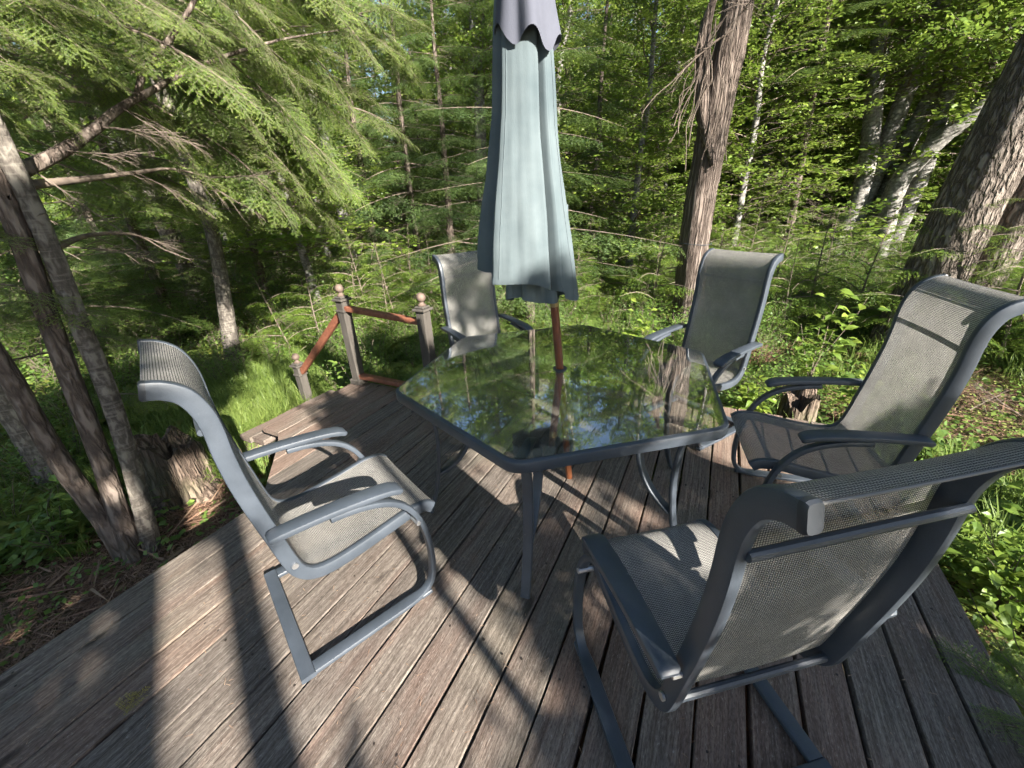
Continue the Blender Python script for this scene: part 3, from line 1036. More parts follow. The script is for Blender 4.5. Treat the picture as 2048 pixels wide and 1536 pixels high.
def spray(r, L=0.40, nside=11, nl=0.014, sp=0.0042, w=0.0032, droop=0.25, sublen=0.50, hang=0.0, rnd=0.25):
    """flat conifer spray -> needle triangles, twig polylines, per-triangle tint"""
    tris, tint, lines = [], [], []
    up = np.array([0, 0, 1.0])
    k = 7
    xs = np.linspace(0, 1, k)
    yb = r.normal(0, 0.05)
    ax = np.stack([xs * L, yb * L * xs ** 2, -droop * L * xs ** 2], 1)
    lines.append((ax, 0.0022))
    for i in range(k - 1):
        d = ax[i + 1] - ax[i]; l = np.linalg.norm(d); d = d / l
        t = twig_needles(ax[i], d, l, up, nl, sp, w, r, round_=rnd)
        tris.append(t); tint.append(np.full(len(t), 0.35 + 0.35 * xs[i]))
    for i in range(nside):
        f = 0.07 + 0.88 * (i + r.random() * 0.5) / nside
        p = np.array([np.interp(f, xs, ax[:, j]) for j in range(3)])
        sg = 1 if i % 2 else -1
        a = math.radians(r.normal(50, 7))
        l = L * sublen * (1 - f) ** 0.75 * r.uniform(0.75, 1.15) + 0.025
        d = unit(np.array([math.cos(a), sg * math.sin(a), -droop * 1.2 * f - 0.08 - hang + r.normal(0, 0.08)]))
        t = twig_needles(p, d, l, unit(up + 0.2 * r.normal(0, 1, 3)), nl, sp, w, r, round_=rnd)
        tris.append(t)
        n2 = len(t) // 2
        s = np.linspace(0, 1, n2)
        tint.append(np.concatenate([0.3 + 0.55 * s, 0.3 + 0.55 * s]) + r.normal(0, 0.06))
        lines.append((np.array([p, p + d * l]), 0.0014))
    return np.concatenate(tris), np.concatenate(tint), lines


def tube_tris(pts, rad, n=5):
    pts = np.asarray(pts, float)
    rad = np.broadcast_to(np.asarray(rad, float), (len(pts),))
    tan = unit(np.gradient(pts, axis=0))
    ref = np.array([0, 0, 1.0]) if abs(tan[0][2]) < 0.8 else np.array([1.0, 0, 0])
    rings = []
    for p, t, q in zip(pts, tan, rad):
        ref = unit(ref - t * (ref @ t)); b = np.cross(t, ref)
        a = np.arange(n) * 2 * math.pi / n
        rings.append(p + q * (np.cos(a)[:, None] * ref + np.sin(a)[:, None] * b))
    R = np.array(rings)
    A = R[:-1]; B = R[1:]; A1 = np.roll(A, -1, 1); B1 = np.roll(B, -1, 1)
    return np.concatenate([np.stack([A, A1, B1], 2).reshape(-1, 3, 3), np.stack([A, B1, B], 2).reshape(-1, 3, 3)])


def frame_of(d, roll=0.0):
    """rotation taking x to d with z as upright as possible"""
    x = unit(np.asarray(d, float))
    up = np.array([0, 0, 1.0]) if abs(x[2]) < 0.95 else np.array([0, 1.0, 0])
    y = unit(np.cross(up, x)); z = np.cross(x, y)
    c, s = math.cos(roll), math.sin(roll)
    return np.stack([x, c * y + s * z, -s * y + c * z], 1)


class Leafy:
    """triangle soup in two materials: 0 foliage, 1 wood"""
    def __init__(self): self.v, self.t, self.m = [], [], []
    def add(self, tris, tint, mat=0):
        if len(tris) == 0: return
        self.v.append(np.asarray(tris, np.float32)); self.t.append(np.broadcast_to(np.asarray(tint, np.float32), (len(tris),))); self.m.append(np.full(len(tris), mat, np.int32))
    def arrays(self): return np.concatenate(self.v), np.concatenate(self.t), np.concatenate(self.m)
    def put(self, arr, R, p, s=1.0, dt=0.0):
        v, t, m = arr
        self.v.append((v.reshape(-1, 3) @ (R.T * s) + p).reshape(-1, 3, 3).astype(np.float32)); self.t.append(t + dt); self.m.append(m)
    def mesh(self, name, mats):
        v, t, m = self.arrays()
        return tri_mesh(name, v, mats, m, np.repeat(np.clip(t, 0, 1), 3))


def conifer_bough(seed, B=1.4, nspray=26, k=1.0, style='hemlock', bare=0.18):
    """whole branch of length B; k > 1 is coarser for distance"""
    r = np.random.default_rng(seed)
    out = Leafy()
    xs = np.linspace(0, 1, 12)
    arch = 0.10 if style == 'hemlock' else 0.05
    ax = np.stack([xs * B, 0.05 * B * np.sin(xs * 3 + r.random() * 6) * xs, arch * B * np.sin(xs * math.pi) - 0.02 * B * xs], 1)
    out.add(tube_tris(ax, np.interp(xs, [0, 1], [0.011 * B, 0.0022]), 5 if k < 2 else 3), 0.5, 1)
    par = dict(nl=0.0195 * (1 + 0.18 * (k - 1)), sp=0.0058 * k, w=0.0044 * (1 + 0.70 * (k - 1)))
    if style == 'spruce': par.update(nl=0.016 * (1 + 0.25 * (k - 1)), droop=0.45, hang=0.28, rnd=0.55)
    if k > 4: par['nside'] = 7
    elif k > 2: par['nside'] = 10
    lib = [spray(r, L=0.42, **par) for _ in range(5)]
    for i in range(nspray):
        f = bare + (1 - bare) * (i + 0.4 * r.random()) / nspray
        p = np.array([np.interp(f, xs, ax[:, j]) for j in range(3)])
        sg = 1 if i % 2 else -1
        a = math.radians(r.normal(48, 10)) * (1 - 0.75 * max(0, (f - 0.8) / 0.2))
        sc = (0.42 + 1.05 * (1 - f) ** 0.8 * (0.6 + 0.4 * min(1, (f - bare) / 0.2 + 0.3))) * r.uniform(0.8, 1.2) * B / 1.4
        d = np.array([math.cos(a), sg * math.sin(a), -0.10 - 0.2 * r.random() - (0.35 if style == 'spruce' else 0.0)])
        tr, ti, ln = lib[r.integers(len(lib))]
        R = frame_of(d, r.normal(0, 0.25))
        out.put((tr.astype(np.float32), ti.astype(np.float32), np.zeros(len(tr), np.int32)), R, p, sc, r.normal(0, 0.08))
        if k < 2.5:
            for pl, rr in (ln if k < 1.5 else ln[:1]):
                out.add(tube_tris((pl * sc) @ R.T + p, np.linspace(rr, rr * 0.45, len(pl)) * sc, 3), 0.5, 1)
    return out


def leaf_tris(P, D, N, L, W):
    """ovate leaf of four triangles folded on the midrib; arrays of n"""
    S = unit(np.cross(N, D))
    L = np.asarray(L)[:, None]; W = np.asarray(W)[:, None]
    a = P; tip = P + D * L - N * L * 0.12
    m1 = P + D * L * 0.42
    l = m1 + S * W * 0.5 + N * W * 0.16; r_ = m1 - S * W * 0.5 + N * W * 0.16
    l2 = P + D * L * 0.74 + S * W * 0.33 + N * W * 0.06; r2 = P + D * L * 0.74 - S * W * 0.33 + N * W * 0.06
    mid = P + D * L * 0.6
    return np.concatenate([np.stack([a, mid, l], 1), np.stack([l, mid, l2], 1), np.stack([l2, mid, tip], 1), np.stack([a, r_, mid], 1), np.stack([r_, r2, mid], 1), np.stack([r2, tip, mid], 1)]), 6


def leaf_pair(P, D, N, L, W):
    """cheap leaf: two triangles"""
    S = unit(np.cross(N, D)); L = np.asarray(L)[:, None]; W = np.asarray(W)[:, None]
    m = P + D * L * 0.45; l = m + S * W * 0.5; r_ = m - S * W * 0.5
    return np.concatenate([np.stack([P, r_, l], 1), np.stack([l, r_, P + D * L], 1)]), 2


def leafy_bough(seed, B=1.5, ntwig=16, nleaf=16, size=0.06, cheap=True, spread=0.5):
    r = np.random.default_rng(seed)
    out = Leafy()
    xs = np.linspace(0, 1, 10)
    ax = np.stack([xs * B, 0.10 * B * np.sin(xs * 4 + r.random() * 6) * xs, 0.12 * B * np.sin(xs * 2.4) + 0.04 * B * np.sin(xs * 9 + r.random() * 6) * xs], 1)
    out.add(tube_tris(ax, np.interp(xs, [0, 1], [0.011 * B, 0.002]), 4), 0.5, 1)
    for i in range(ntwig):
        f = 0.15 + 0.85 * (i + r.random()) / ntwig
        p = np.array([np.interp(f, xs, ax[:, j]) for j in range(3)])
        a = r.normal(0, 1.0)
        d = unit(np.array([0.7, math.sin(a * 1.2), 0.35 * math.cos(a * 2) + r.normal(0, 0.25)]))
        l = B * spread * (1 - 0.6 * f) * r.uniform(0.6, 1.2)
        q = np.stack([p + d * l * s + np.array([0, 0, -0.12 * l * s * s]) for s in np.linspace(0, 1, 4)])
        out.add(tube_tris(q, np.linspace(0.004, 0.0015, 4), 3), 0.5, 1)
        s = r.random(nleaf) ** 0.8
        P = p + d * (l * s)[:, None] + r.normal(0, 0.035, (nleaf, 3))
        D = unit(d + r.normal(0, 0.75, (nleaf, 3)) + np.array([0, 0, -0.25]))
        N = unit(np.array([0, 0, 1.0]) + r.normal(0, 0.5, (nleaf, 3)))
        L = size * r.uniform(0.6, 1.25, nleaf)
        tr, c = (leaf_pair if cheap else leaf_tris)(P, D, N, L, L * 0.62)
        ti = np.tile(np.clip(r.normal(0.5, 0.2, nleaf), 0, 1), c)
        out.add(tr, ti, 0)
    return out


def dead_branch(seed, B=1.2, n=12):
    r = np.random.default_rng(seed)
    out = Leafy()
    def rec(p, d, l, rad, lev):
        m = 6
        pts = [p]
        dd = d.copy()
        for i in range(m):
            dd = unit(dd + r.normal(0, 0.10, 3) + np.array([0, 0, -0.03]))
            pts.append(pts[-1] + dd * l / m)
        pts = np.array(pts)
        out.add(tube_tris(pts, np.linspace(rad, rad * 0.3, m + 1), 4 if lev == 0 else 3), 0.5, 0)
        if lev < 2:
            for i in range(n if lev == 0 else 4):
                f = 0.15 + 0.85 * r.random(); j = min(m - 1, int(f * m))
                q = pts[j] + (pts[j + 1] - pts[j]) * (f * m - j)
                e = unit(unit(pts[j + 1] - pts[j]) + np.array([0, r.choice([-1, 1]) * 0.9, 0]) + r.normal(0, 0.35, 3))
                rec(q, e, l * 0.42 * (1 - 0.5 * f) * r.uniform(0.6, 1.3), rad * 0.38, lev + 1)
    rec(np.zeros(3), np.array([1.0, 0, 0.0]), B, 0.009 * B, 0)
    return out


# ------------------------------------------------------------------ tree builders
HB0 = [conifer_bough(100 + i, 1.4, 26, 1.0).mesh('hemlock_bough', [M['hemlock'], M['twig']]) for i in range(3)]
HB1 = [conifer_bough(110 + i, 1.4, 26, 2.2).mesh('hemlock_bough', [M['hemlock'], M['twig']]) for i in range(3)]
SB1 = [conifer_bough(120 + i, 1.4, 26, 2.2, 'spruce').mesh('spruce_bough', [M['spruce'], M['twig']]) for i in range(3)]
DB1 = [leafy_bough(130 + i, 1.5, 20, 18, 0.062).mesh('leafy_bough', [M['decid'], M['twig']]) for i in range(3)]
SH1 = [leafy_bough(150 + i, 1.5, 30, 24, 0.105, spread=0.42).mesh('leafy_bough', [M['decid'], M['twig']]) for i in range(3)]
DEAD = [dead_branch(140 + i).mesh('dead_branch', [M['deadtwig']]) for i in range(3)]


def crown_mesh(seed, species, nb=52, k=3.2, H=10.0, R=2.3, top=0.35, nspray=20):
    """whole crown of merged boughs, from z = 0 to H"""
    r = np.random.default_rng(seed)
    out = Leafy()
    if species == 'd':
        lib = [leafy_bough(seed * 7 + j, 1.5, 18, 15, 0.075).arrays() for j in range(4)]; L0 = 1.5
    else:
        lib = [conifer_bough(seed * 7 + j, 1.4, nspray, k, species).arrays() for j in range(4)]; L0 = 1.4
    for i in range(nb):
        f = (i + r.random()) / nb; a = i * 2.39996 + r.normal(0, 0.3)
        rr = (R + (R * top - R) * f ** 0.9) * r.uniform(0.7, 1.2)
        d = np.array([math.cos(a), math.sin(a), r.uniform(-0.1, 0.6) if species == 'd' else r.uniform(-0.45, -0.08)])
        out.put(lib[r.integers(4)], frame_of(d, r.normal(0, 0.2)), np.array([0, 0, H * f]), rr / L0, r.normal(0, 0.09))
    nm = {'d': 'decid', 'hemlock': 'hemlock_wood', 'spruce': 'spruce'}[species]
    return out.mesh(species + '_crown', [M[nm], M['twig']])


CROWN = {'h': [crown_mesh(1, 'hemlock'), crown_mesh(2, 'hemlock')], 's': [crown_mesh(3, 'spruce'), crown_mesh(4, 'spruce')], 'd': [crown_mesh(5, 'd', 90, top=0.45), crown_mesh(6, 'd', 90, top=0.45)]}


def trunk_mesh(name, pts, rad, mat, seed=0, n=18, flare=0.0, rough=0.05, furrow=0):
    """tapered stem with uneven surface; pts bottom to top"""
    r = np.random.default_rng(seed)
    P = catmull(pts, 7)
    rad = np.interp(np.linspace(0, 1, len(P)), np.linspace(0, 1, len(rad)), rad)
    tan = unit(np.gradient(P, axis=0))
    ref = np.array([1.0, 0, 0])
    ph = r.random(6) * 6.28
    V = []
    for i, (p, t, q) in enumerate(zip(P, tan, rad)):
        ref = unit(ref - t * (ref @ t)); b = np.cross(t, ref)
        a = np.arange(n) * 2 * math.pi / n
        h = i / len(P)
        f = 1 + rough * (np.sin(2 * a + ph[0] + 2 * h) + 0.7 * np.sin(3 * a + ph[1] - 3 * h) + 0.5 * np.sin(5 * a + ph[2] + 5 * h)) + r.normal(0, rough * 0.35, n)
        if furrow: f += furrow * np.sin(n / 2 * a + 0.0) * 0.5
        if flare:
            f += flare * math.exp(-i * 1.1) * (1 + 0.7 * np.sin(4 * a + ph[3]))
        V.append(p + q * f[:, None] * (np.cos(a)[:, None] * ref + np.sin(a)[:, None] * b))
    mb = MB()
    F = []
    for i in range(len(P) - 1):
        for j in range(n): F.append((i * n + j, i * n + (j + 1) % n, (i + 1) * n + (j + 1) % n, (i + 1) * n + j))
    F.append(tuple(range((len(P) - 1) * n, len(P) * n)))
    mb.add(np.array(V).reshape(-1, 3), F)
    return mb.mesh(name, mat, 60)


def place(o, base, tip=None, d=None, length=None, L0=1.4, roll=0.0):
    """set a bough object by its base and tip in the world"""
    base = np.asarray(base, float)
    if tip is not None:
        v = np.asarray(tip, float) - base
        length = np.linalg.norm(v); d = v
    R = frame_of(d, roll)
    s = length / L0
    m = np.eye(4); m[:3, :3] = R * s; m[:3, 3] = base
    o.matrix_local = Matrix(m.tolist())


class Tree:
    def __init__(self, name, label, base, cat='tree', group=None):
        self.root = empty(name, tuple(base))
        self.base = np.asarray(base, float)
        tag(self.root, label, cat, group)
        self.r = np.random.default_rng(abs(hash((round(base[0], 3), round(base[1], 3)))) % 100000)

    def trunk(self, pts, rad, mat, name='trunk', **kw):
        pts = [np.asarray(p, float) - self.base for p in pts]
        o = mesh_obj(name, trunk_mesh(name, pts, rad, M[mat], **kw), self.root)
        return o

    def bough(self, lib, base, tip, name='bough', roll=None, L0=1.4):
        o = mesh_obj(name, lib[self.r.integers(len(lib))], self.root)
        place(o, np.asarray(base) - self.base, tip=np.asarray(tip) - self.base, L0=L0, roll=self.r.normal(0, 0.2) if roll is None else roll)
        return o

    def head(self, sp, axis, z0, z1, R):
        """a ready crown set over the stem between two heights"""
        p = axis(z0); q = axis((z0 + z1) / 2)
        o = mesh_obj('crown', CROWN[sp][self.r.integers(2)], self.root)
        s = R / 2.3; h = (z1 - z0) / 10.0
        sh = (q - p) / max(0.1, q[2] - p[2]) * h
        c, n_ = math.cos(self.r.random() * 6.28), 0
        a = self.r.random() * 6.28
        m = np.eye(4)
        m[:3, 0] = (s * math.cos(a), s * math.sin(a), 0); m[:3, 1] = (-s * math.sin(a), s * math.cos(a), 0); m[:3, 2] = (sh[0], sh[1], h); m[:3, 3] = p - self.base
        o.matrix_local = Matrix(m.tolist())
        return o

    def crown(self, lib, axis, z0, z1, r0, r1, n, droop=0.15, L0=1.4, dead=0, dead_z=(0.5, 2.0), name='bough', up=0.0):
        """boughs all round a stem; axis(z) gives the stem's place"""
        for i in range(n):
            f = (i + self.r.random()) / n
            z = z0 + (z1 - z0) * f
            a = i * 2.39996 + self.r.normal(0, 0.3)
            rr = (r0 + (r1 - r0) * f ** 0.9) * self.r.uniform(0.75, 1.2)
            p = axis(z)
            d = np.array([math.cos(a), math.sin(a), -droop * self.r.uniform(0.4, 1.7) + up * (0.3 + f)])
            self.bough(lib, p, p + d * rr, name, L0=L0)
        for i in range(dead):
            z = self.r.uniform(*dead_z); a = self.r.random() * 6.28
            p = axis(z); d = np.array([math.cos(a), math.sin(a), self.r.uniform(-0.3, 0.1)])
            self.bough(DEAD, p, p + d * self.r.uniform(0.5, 1.2), 'dead_branch', L0=1.2)


def plane_pt(u, v, base):
    """the point seen at pixel u, v on the upright plane through base that faces the camera"""
    base = np.asarray(base, float)
    nrm = unit(np.array([base[0], base[1], 0.0]))
    d = (u - 1024) / FPX * CAM_R - (v - 768) / FPX * CAM_U + CAM_F
    return CAM_O + d * ((base[:2] @ nrm[:2]) / (d @ nrm))


def gpt(u, v):
    """ground point seen at a pixel"""
    z = -0.45
    for _ in range(6):
        p = at(u, v, z=z); z = float(gh(p[0], p[1]))
    return p


def gz(x, y, dz=0.0): return np.array([x, y, float(gh(x, y)) + dz])


def line_axis(pts):
    P = np.asarray(pts, float)
    o = np.argsort(P[:, 2]); P = P[o]
    def f(z):
        if z > P[-1, 2]:
            d = (P[-1] - P[-2]) / max(1e-6, P[-1, 2] - P[-2, 2]); return P[-1] + d * (z - P[-1, 2])
        return np.array([np.interp(z, P[:, 2], P[:, 0]), np.interp(z, P[:, 2], P[:, 1]), z])
    return f


def extend(pts, ztop, wob=0.0):
    """carry a stem on upwards beyond the picture, bending upright"""
    pts = [np.asarray(p, float) for p in pts]
    d = pts[-1] - pts[-2]; d = d / d[2]
    while pts[-1][2] < ztop:
        d = np.array([d[0] * 0.7, d[1] * 0.7, 1.0])
        pts.append(pts[-1] + d * min(2.5, ztop - pts[-1][2] + 0.01))
    return pts


# ---- multi-stemmed hemlock at the left edge of the deck
b0 = gpt(292, 1108)
hl = Tree('hemlock_tree', 'three stemmed hemlock close to the left edge of the deck, with drooping boughs', b0)
stA = [plane_pt(u, v, b0) for u, v in ((308, 1128), (296, 1060), (262, 930), (214, 780), (160, 650), (110, 520), (62, 410), (20, 320))]
stB = [plane_pt(u, v, b0 + np.array([-0.02, 0.04, 0])) for u, v in ((262, 1105), (240, 1030), (200, 910), (150, 780), (98, 640), (50, 500), (10, 400), (-40, 290))]
stC = [plane_pt(u, v, b0 + np.array([-0.1, -0.02, 0])) for u, v in ((248, 1100), (205, 1035), (140, 950), (75, 850), (15, 745), (-60, 640), (-150, 520))]
for st in (stA, stB, stC): st[0][2] -= 0.12
hl.trunk(extend(stA, 9.0), [0.059, 0.047, 0.043, 0.04, 0.038, 0.036, 0.032, 0.023], 'bark_l', seed=1, flare=0.35)
hl.trunk(extend(stB, 10.0), [0.062, 0.05, 0.047, 0.044, 0.041, 0.038, 0.034, 0.023], 'bark_h', seed=2, flare=0.30)
hl.trunk(extend(stC, 8.0), [0.059, 0.052, 0.047, 0.044, 0.04, 0.035, 0.03, 0.023], 'bark_h', seed=3, flare=0.25)
# limbs seen against the foliage (depth along the view axis after each pixel pair)
def limb(tree, name, spec, rad, mat='bark_h', seed=0):
    pts = [at(u, v, dist=d) for u, v, d in spec]
    tree.trunk(pts, rad, mat, name, seed=seed, n=9, rough=0.04)
    return pts
L1 = limb(hl, 'limb', [(20, 350, 1.95), (55, 335, 2.0), (125, 301, 2.1), (195, 254, 2.2), (242, 215, 2.3), (344, 160, 2.5), (426, 121, 2.7), (560, 80, 3.0), (680, 60, 3.4)], [0.042, 0.036, 0.032, 0.026, 0.022, 0.018, 0.014, 0.008, 0.004], seed=11)
L2 = limb(hl, 'limb', [(273, 199, 2.37), (289, 137, 2.36), (324, 98, 2.38), (352, 59, 2.4), (387, 4, 2.4), (420, -80, 2.5)], [0.018, 0.020, 0.018, 0.016, 0.013, 0.010], seed=12)
L3 = limb(hl, 'limb', [(60, 370, 2.0), (195, 355, 2.35), (270, 345, 2.6), (344, 338, 2.8), (420, 355, 3.0)], [0.022, 0.015, 0.012, 0.009, 0.004], 'twig', seed=13)
L4 = limb(hl, 'limb', [(100, 500, 2.0), (180, 470, 2.3), (270, 470, 2.6), (330, 500, 2.8)], [0.018, 0.012, 0.008, 0.003], 'twig', seed=14)
for pts in (L3, L4, L1[2:7], L1[0:5]):
    for p in pts:
        for _ in range(1):
            d = CAM_R * rng.uniform(0.3, 1) + np.array([0, 0, rng.uniform(-0.45, 0.1)]) + CAM_F * rng.uniform(-0.1, 0.7)
            if rng.random() < 0.75: hl.bough(DEAD, p, p + unit(d) * rng.uniform(0.35, 0.7), 'dead_branch', L0=1.2)
# near sprays: (tip u, v, depth, length)
NEAR = [(150, 95, 1.75, 0.8), (255, 60, 1.85, 0.8), (70, 195, 1.75, 0.75), (120, 235, 1.9, 0.7), (20, 130, 1.6, 0.7), (290, 130, 2.1, 0.8), (215, 150, 2.0, 0.75), (60, 40, 1.7, 0.7),
        (330, 40, 2.0, 0.8), (180, 20, 1.7, 0.8), (110, 150, 1.8, 0.7), (10, 60, 1.6, 0.7), (-20, 200, 1.7, 0.7), (40, 255, 1.9, 0.6), (95, 90, 1.8, 0.8), (250, 200, 2.4, 0.8),
        (420, 60, 2.4, 0.9), (470, 20, 2.5, 0.9), (540, 235, 2.5, 1.0), (505, 190, 2.6, 0.9), (460, 140, 2.6, 0.8), (400, 330, 2.7, 0.9), (260, 195, 2.5, 0.7),
        (590, 442, 3.4, 1.2), (520, 400, 3.3, 1.1), (640, 330, 3.5, 1.2), (690, 400, 3.8, 1.3), (560, 330, 3.2, 1.1), (610, 260, 3.2, 1.1), (680, 230, 3.5, 1.2), (740, 300, 3.9, 1.3),
        (760, 130, 3.5, 1.3), (810, 110, 3.7, 1.3), (700, 120, 3.3, 1.2), (640, 60, 3.1, 1.1), (560, 60, 2.9, 1.0), (590, 140, 3.0, 1.0), (660, 180, 3.3, 1.2), (720, 40, 3.4, 1.2), (500, 90, 2.8, 1.0),
        (470, 260, 2.8, 0.9), (430, 420, 3.2, 1.0), (780, 220, 4.0, 1.3), (700, 480, 4.2, 1.2), (610, 380, 3.5, 1.1), (545, 300, 3.2, 1.1), (790, 20, 3.6, 1.2), (480, 360, 3.2, 1.0), (340, 250, 2.7, 0.8), (300, 420, 2.9, 0.8)]
r1 = np.random.default_rng(21)
NEAR += [(u + r1.normal(0, 45), v + r1.normal(0, 35), d + r1.uniform(0.0, 0.7), l * r1.uniform(0.8, 1.15)) for u, v, d, l in NEAR + NEAR[16:] if u > 60]
for u, v, d, l in NEAR:
    tip = at(u, v, dist=d)
    dirv = unit(-CAM_R * rng.uniform(0.40, 1.0) + np.array([0, 0, rng.uniform(0.12, 0.7)]) + CAM_F * rng.uniform(-0.4, 0.4))
    l = l * rng.uniform(0.7, 1.0)
    hl.bough(HB0, tip + dirv * l, tip, roll=rng.normal(0, 0.35))
# low sprays over the trunk
for u, v, d, l in ((205, 640, 2.05, 0.62), (130, 600, 1.95, 0.55), (110, 470, 2.0, 0.6), (262, 690, 2.3, 0.45), (345, 805, 2.5, 0.42), (40, 640, 1.9, 0.5), (30, 480, 1.8, 0.6)):
    tip = at(u, v, dist=d)
    hl.bough(HB0, tip + unit(-CAM_R * 0.95 + np.array([0, 0, 0.10])) * l, tip, roll=rng.normal(0, 0.2))
axA, axB, axC = line_axis(extend(stA, 9.0)), line_axis(extend(stB, 10.0)), line_axis(extend(stC, 8.0))
hl.head('h', axB, 3.0, 9.5, 1.9)
hl.head('h', axC, 2.6, 7.6, 1.5)

# second leaning trunk further left
b1 = gpt(128, 985)
t2 = Tree('hemlock_tree', 'leaning trunk dappled with sun at the far left, behind the three stemmed hemlock', b1)
s = [plane_pt(u, v, b1) for u, v in ((135, 1000), (110, 945), (60, 860), (5, 780), (-70, 670), (-140, 560))]
s[0][2] -= 0.1
t2.trunk(extend(s, 9.0), [0.12, 0.11, 0.10, 0.095, 0.09, 0.07, 0.04], 'bark_l', seed=4, flare=0.3)
t2.head('h', line_axis(extend(s, 9.0)), 2.2, 9.0, 2.1)
t2.crown(HB1, line_axis(extend(s, 9.0)), 2.2, 9.0, 2.0, 0.5, 0, dead=5, dead_z=(0.4, 2.2))

# ---- cedar with shredded bark behind the table
b2 = gpt(1372, 655)
ce = Tree('cedar_tree', 'shaggy barked cedar trunk with dead vines behind the table', b2)
s = [plane_pt(u, v, b2) for u, v in ((1368, 665), (1378, 600), (1388, 500), (1402, 400), (1420, 300), (1438, 200), (1462, 90), (1478, 0), (1495, -90))]
s[0][2] -= 0.1
ce.trunk(extend(s, 13), [0.26, 0.215, 0.20, 0.19, 0.185, 0.175, 0.155, 0.135, 0.125, 0.09, 0.05], 'bark_c', seed=5, n=36, flare=0.30, rough=0.05, furrow=0.05)
s2 = [plane_pt(u, v, b2 + np.array([0, -0.2, 0])) for u, v in ((1425, 330), (1408, 240), (1404, 160), (1410, 60), (1440, -40))]
ce.trunk(s2, [0.03, 0.085, 0.09, 0.07, 0.02], 'bark_c', 'split_stem', seed=6, n=16)
r0 = np.random.default_rng(5)
for k in range(16):      # hanging strips of bark and bare vines
    u0, v0 = r0.uniform(1395, 1480), r0.uniform(0, 130)
    p = [plane_pt(u0 + r0.normal(0, 3), v0, b2 + np.array([0.1, -0.30, 0]))]
    for j in range(5):
        u0 += r0.normal(-9, 9); v0 += r0.uniform(25, 60)
        p.append(plane_pt(u0, v0, b2 + np.array([0.1 + r0.normal(0, 0.05), -0.30, 0])))
    mb = MB(); mb.tube(catmull(p, 3), r0.uniform(0.003, 0.008), 5)
    o = mb.build('vine', M['deadtwig'], ce.root); o.location = -Vector(b2)
ax = line_axis(extend(s, 13))
for (u1, v1, u2, v2, n_) in ((1465, 60, 1290, 170, 1), (1480, 30, 1600, 0, 1)):
    a_, b_ = plane_pt(u1, v1, b2 + np.array([0, -0.2, 0])), plane_pt(u2, v2, b2 + np.array([0.0, -0.9, 0]))
    for _ in range(n_): ce.bough(DEAD, a_, b_ + r0.normal(0, 0.25, 3), 'dead_branch', L0=1.2)
ce.head('h', ax, 4.2, 12.5, 2.6)
mb = MB()
ring = [plane_pt(1390, 486, b2)]
c0 = ax(plane_pt(1390, 486, b2)[2])
mb.tube([c0 + np.array([0.212 * math.cos(t), 0.212 * math.sin(t), 0.01 * math.sin(2 * t)]) - 0 for t in np.linspace(0, 2 * math.pi, 40)], 0.004, 5)
w_ = mb.build('wire_loop', M['metal']); tag(w_, 'thin wire looped round the shaggy cedar trunk', 'wire')

# ---- big double trunk on the right
b3 = gpt(1808, 690)
oa = Tree('double_trunk_tree', 'big furrowed double trunk leaning to the right behind the side view chair', b3)
s = [plane_pt(u, v, b3) for u, v in ((1795, 735), (1818, 660), (1853, 586), (1928, 430), (2030, 234), (2115, 80), (2200, -60))]
s[0][2] -= 0.1
oa.trunk(extend(s, 13), [0.36, 0.285, 0.265, 0.25, 0.235, 0.22, 0.20, 0.16, 0.10], 'bark_o', seed=7, n=30, flare=0.22, rough=0.04, furrow=0.03)
sb_ = b3 + np.array([0.35, 0.25, 0])
s_ = [plane_pt(u, v, sb_) for u, v in ((1865, 720), (1895, 640), (1945, 556), (2048, 405), (2150, 260))]
s_[0][2] -= 0.1
oa.trunk(extend(s_, 12), [0.30, 0.24, 0.225, 0.21, 0.19, 0.12], 'bark_o', seed=8, n=30, flare=0.2, rough=0.04, furrow=0.03)
oa.head('h', line_axis(extend(s, 13)), 4.8, 12.5, 2.6)

# ---- spruces in the middle
def small_conifer(label, base, px, rad, z0, z1, r0_, r1_, sp, mat, name='spruce_tree', top=None, dead=8, droop=0.3, dz=(0.3, 1.6), group=None):
    t = Tree(name, label, base, group=group)
    s = [plane_pt(u, v, base) for u, v in px]
    s[0][2] -= 0.1
    s = extend(s, top or z1 + 0.3)
    t.trunk(s, rad, mat, seed=int(abs(base[0] * 100)) % 1000, n=12, flare=0.2)
    t.head(sp, line_axis(s), z0, z1, r0_)
    t.crown(None, line_axis(s), z0, z1, r0_, r1_, 0, dead=dead, dead_z=dz)
    return t


b4 = gpt(845, 600)
small_conifer('slender spruce with a bare scaly lower trunk, left of the umbrella', b4, ((845, 605), (838, 520), (825, 420), (812, 320), (800, 220), (792, 120)), [0.075, 0.065, 0.06, 0.055, 0.05, 0.045, 0.03, 0.015],
              1.5, 5.8, 1.9, 0.4, 's', 'bark_h', dead=12, dz=(0.2, 1.9), droop=0.32)
b5 = gpt(1061, 662)
small_conifer('spruce right behind the closed umbrella with its trunk foot showing below it', b5, ((1061, 665), (1060, 620), (1058, 500), (1056, 300), (1054, 100)), [0.085, 0.075, 0.07, 0.06, 0.05, 0.03, 0.015],
              0.35, 4.8, 2.3, 0.5, 's', 'bark_h', dead=8, dz=(0.1, 0.8), droop=0.30)


def gdir(u, dist, v=420):
    """ground point at a horizontal distance along the picture column u"""
    d = (u - 1024) / FPX * CAM_R - (v - 768) / FPX * CAM_U + CAM_F
    h = unit(d[:2]); return gz(*(h * dist))


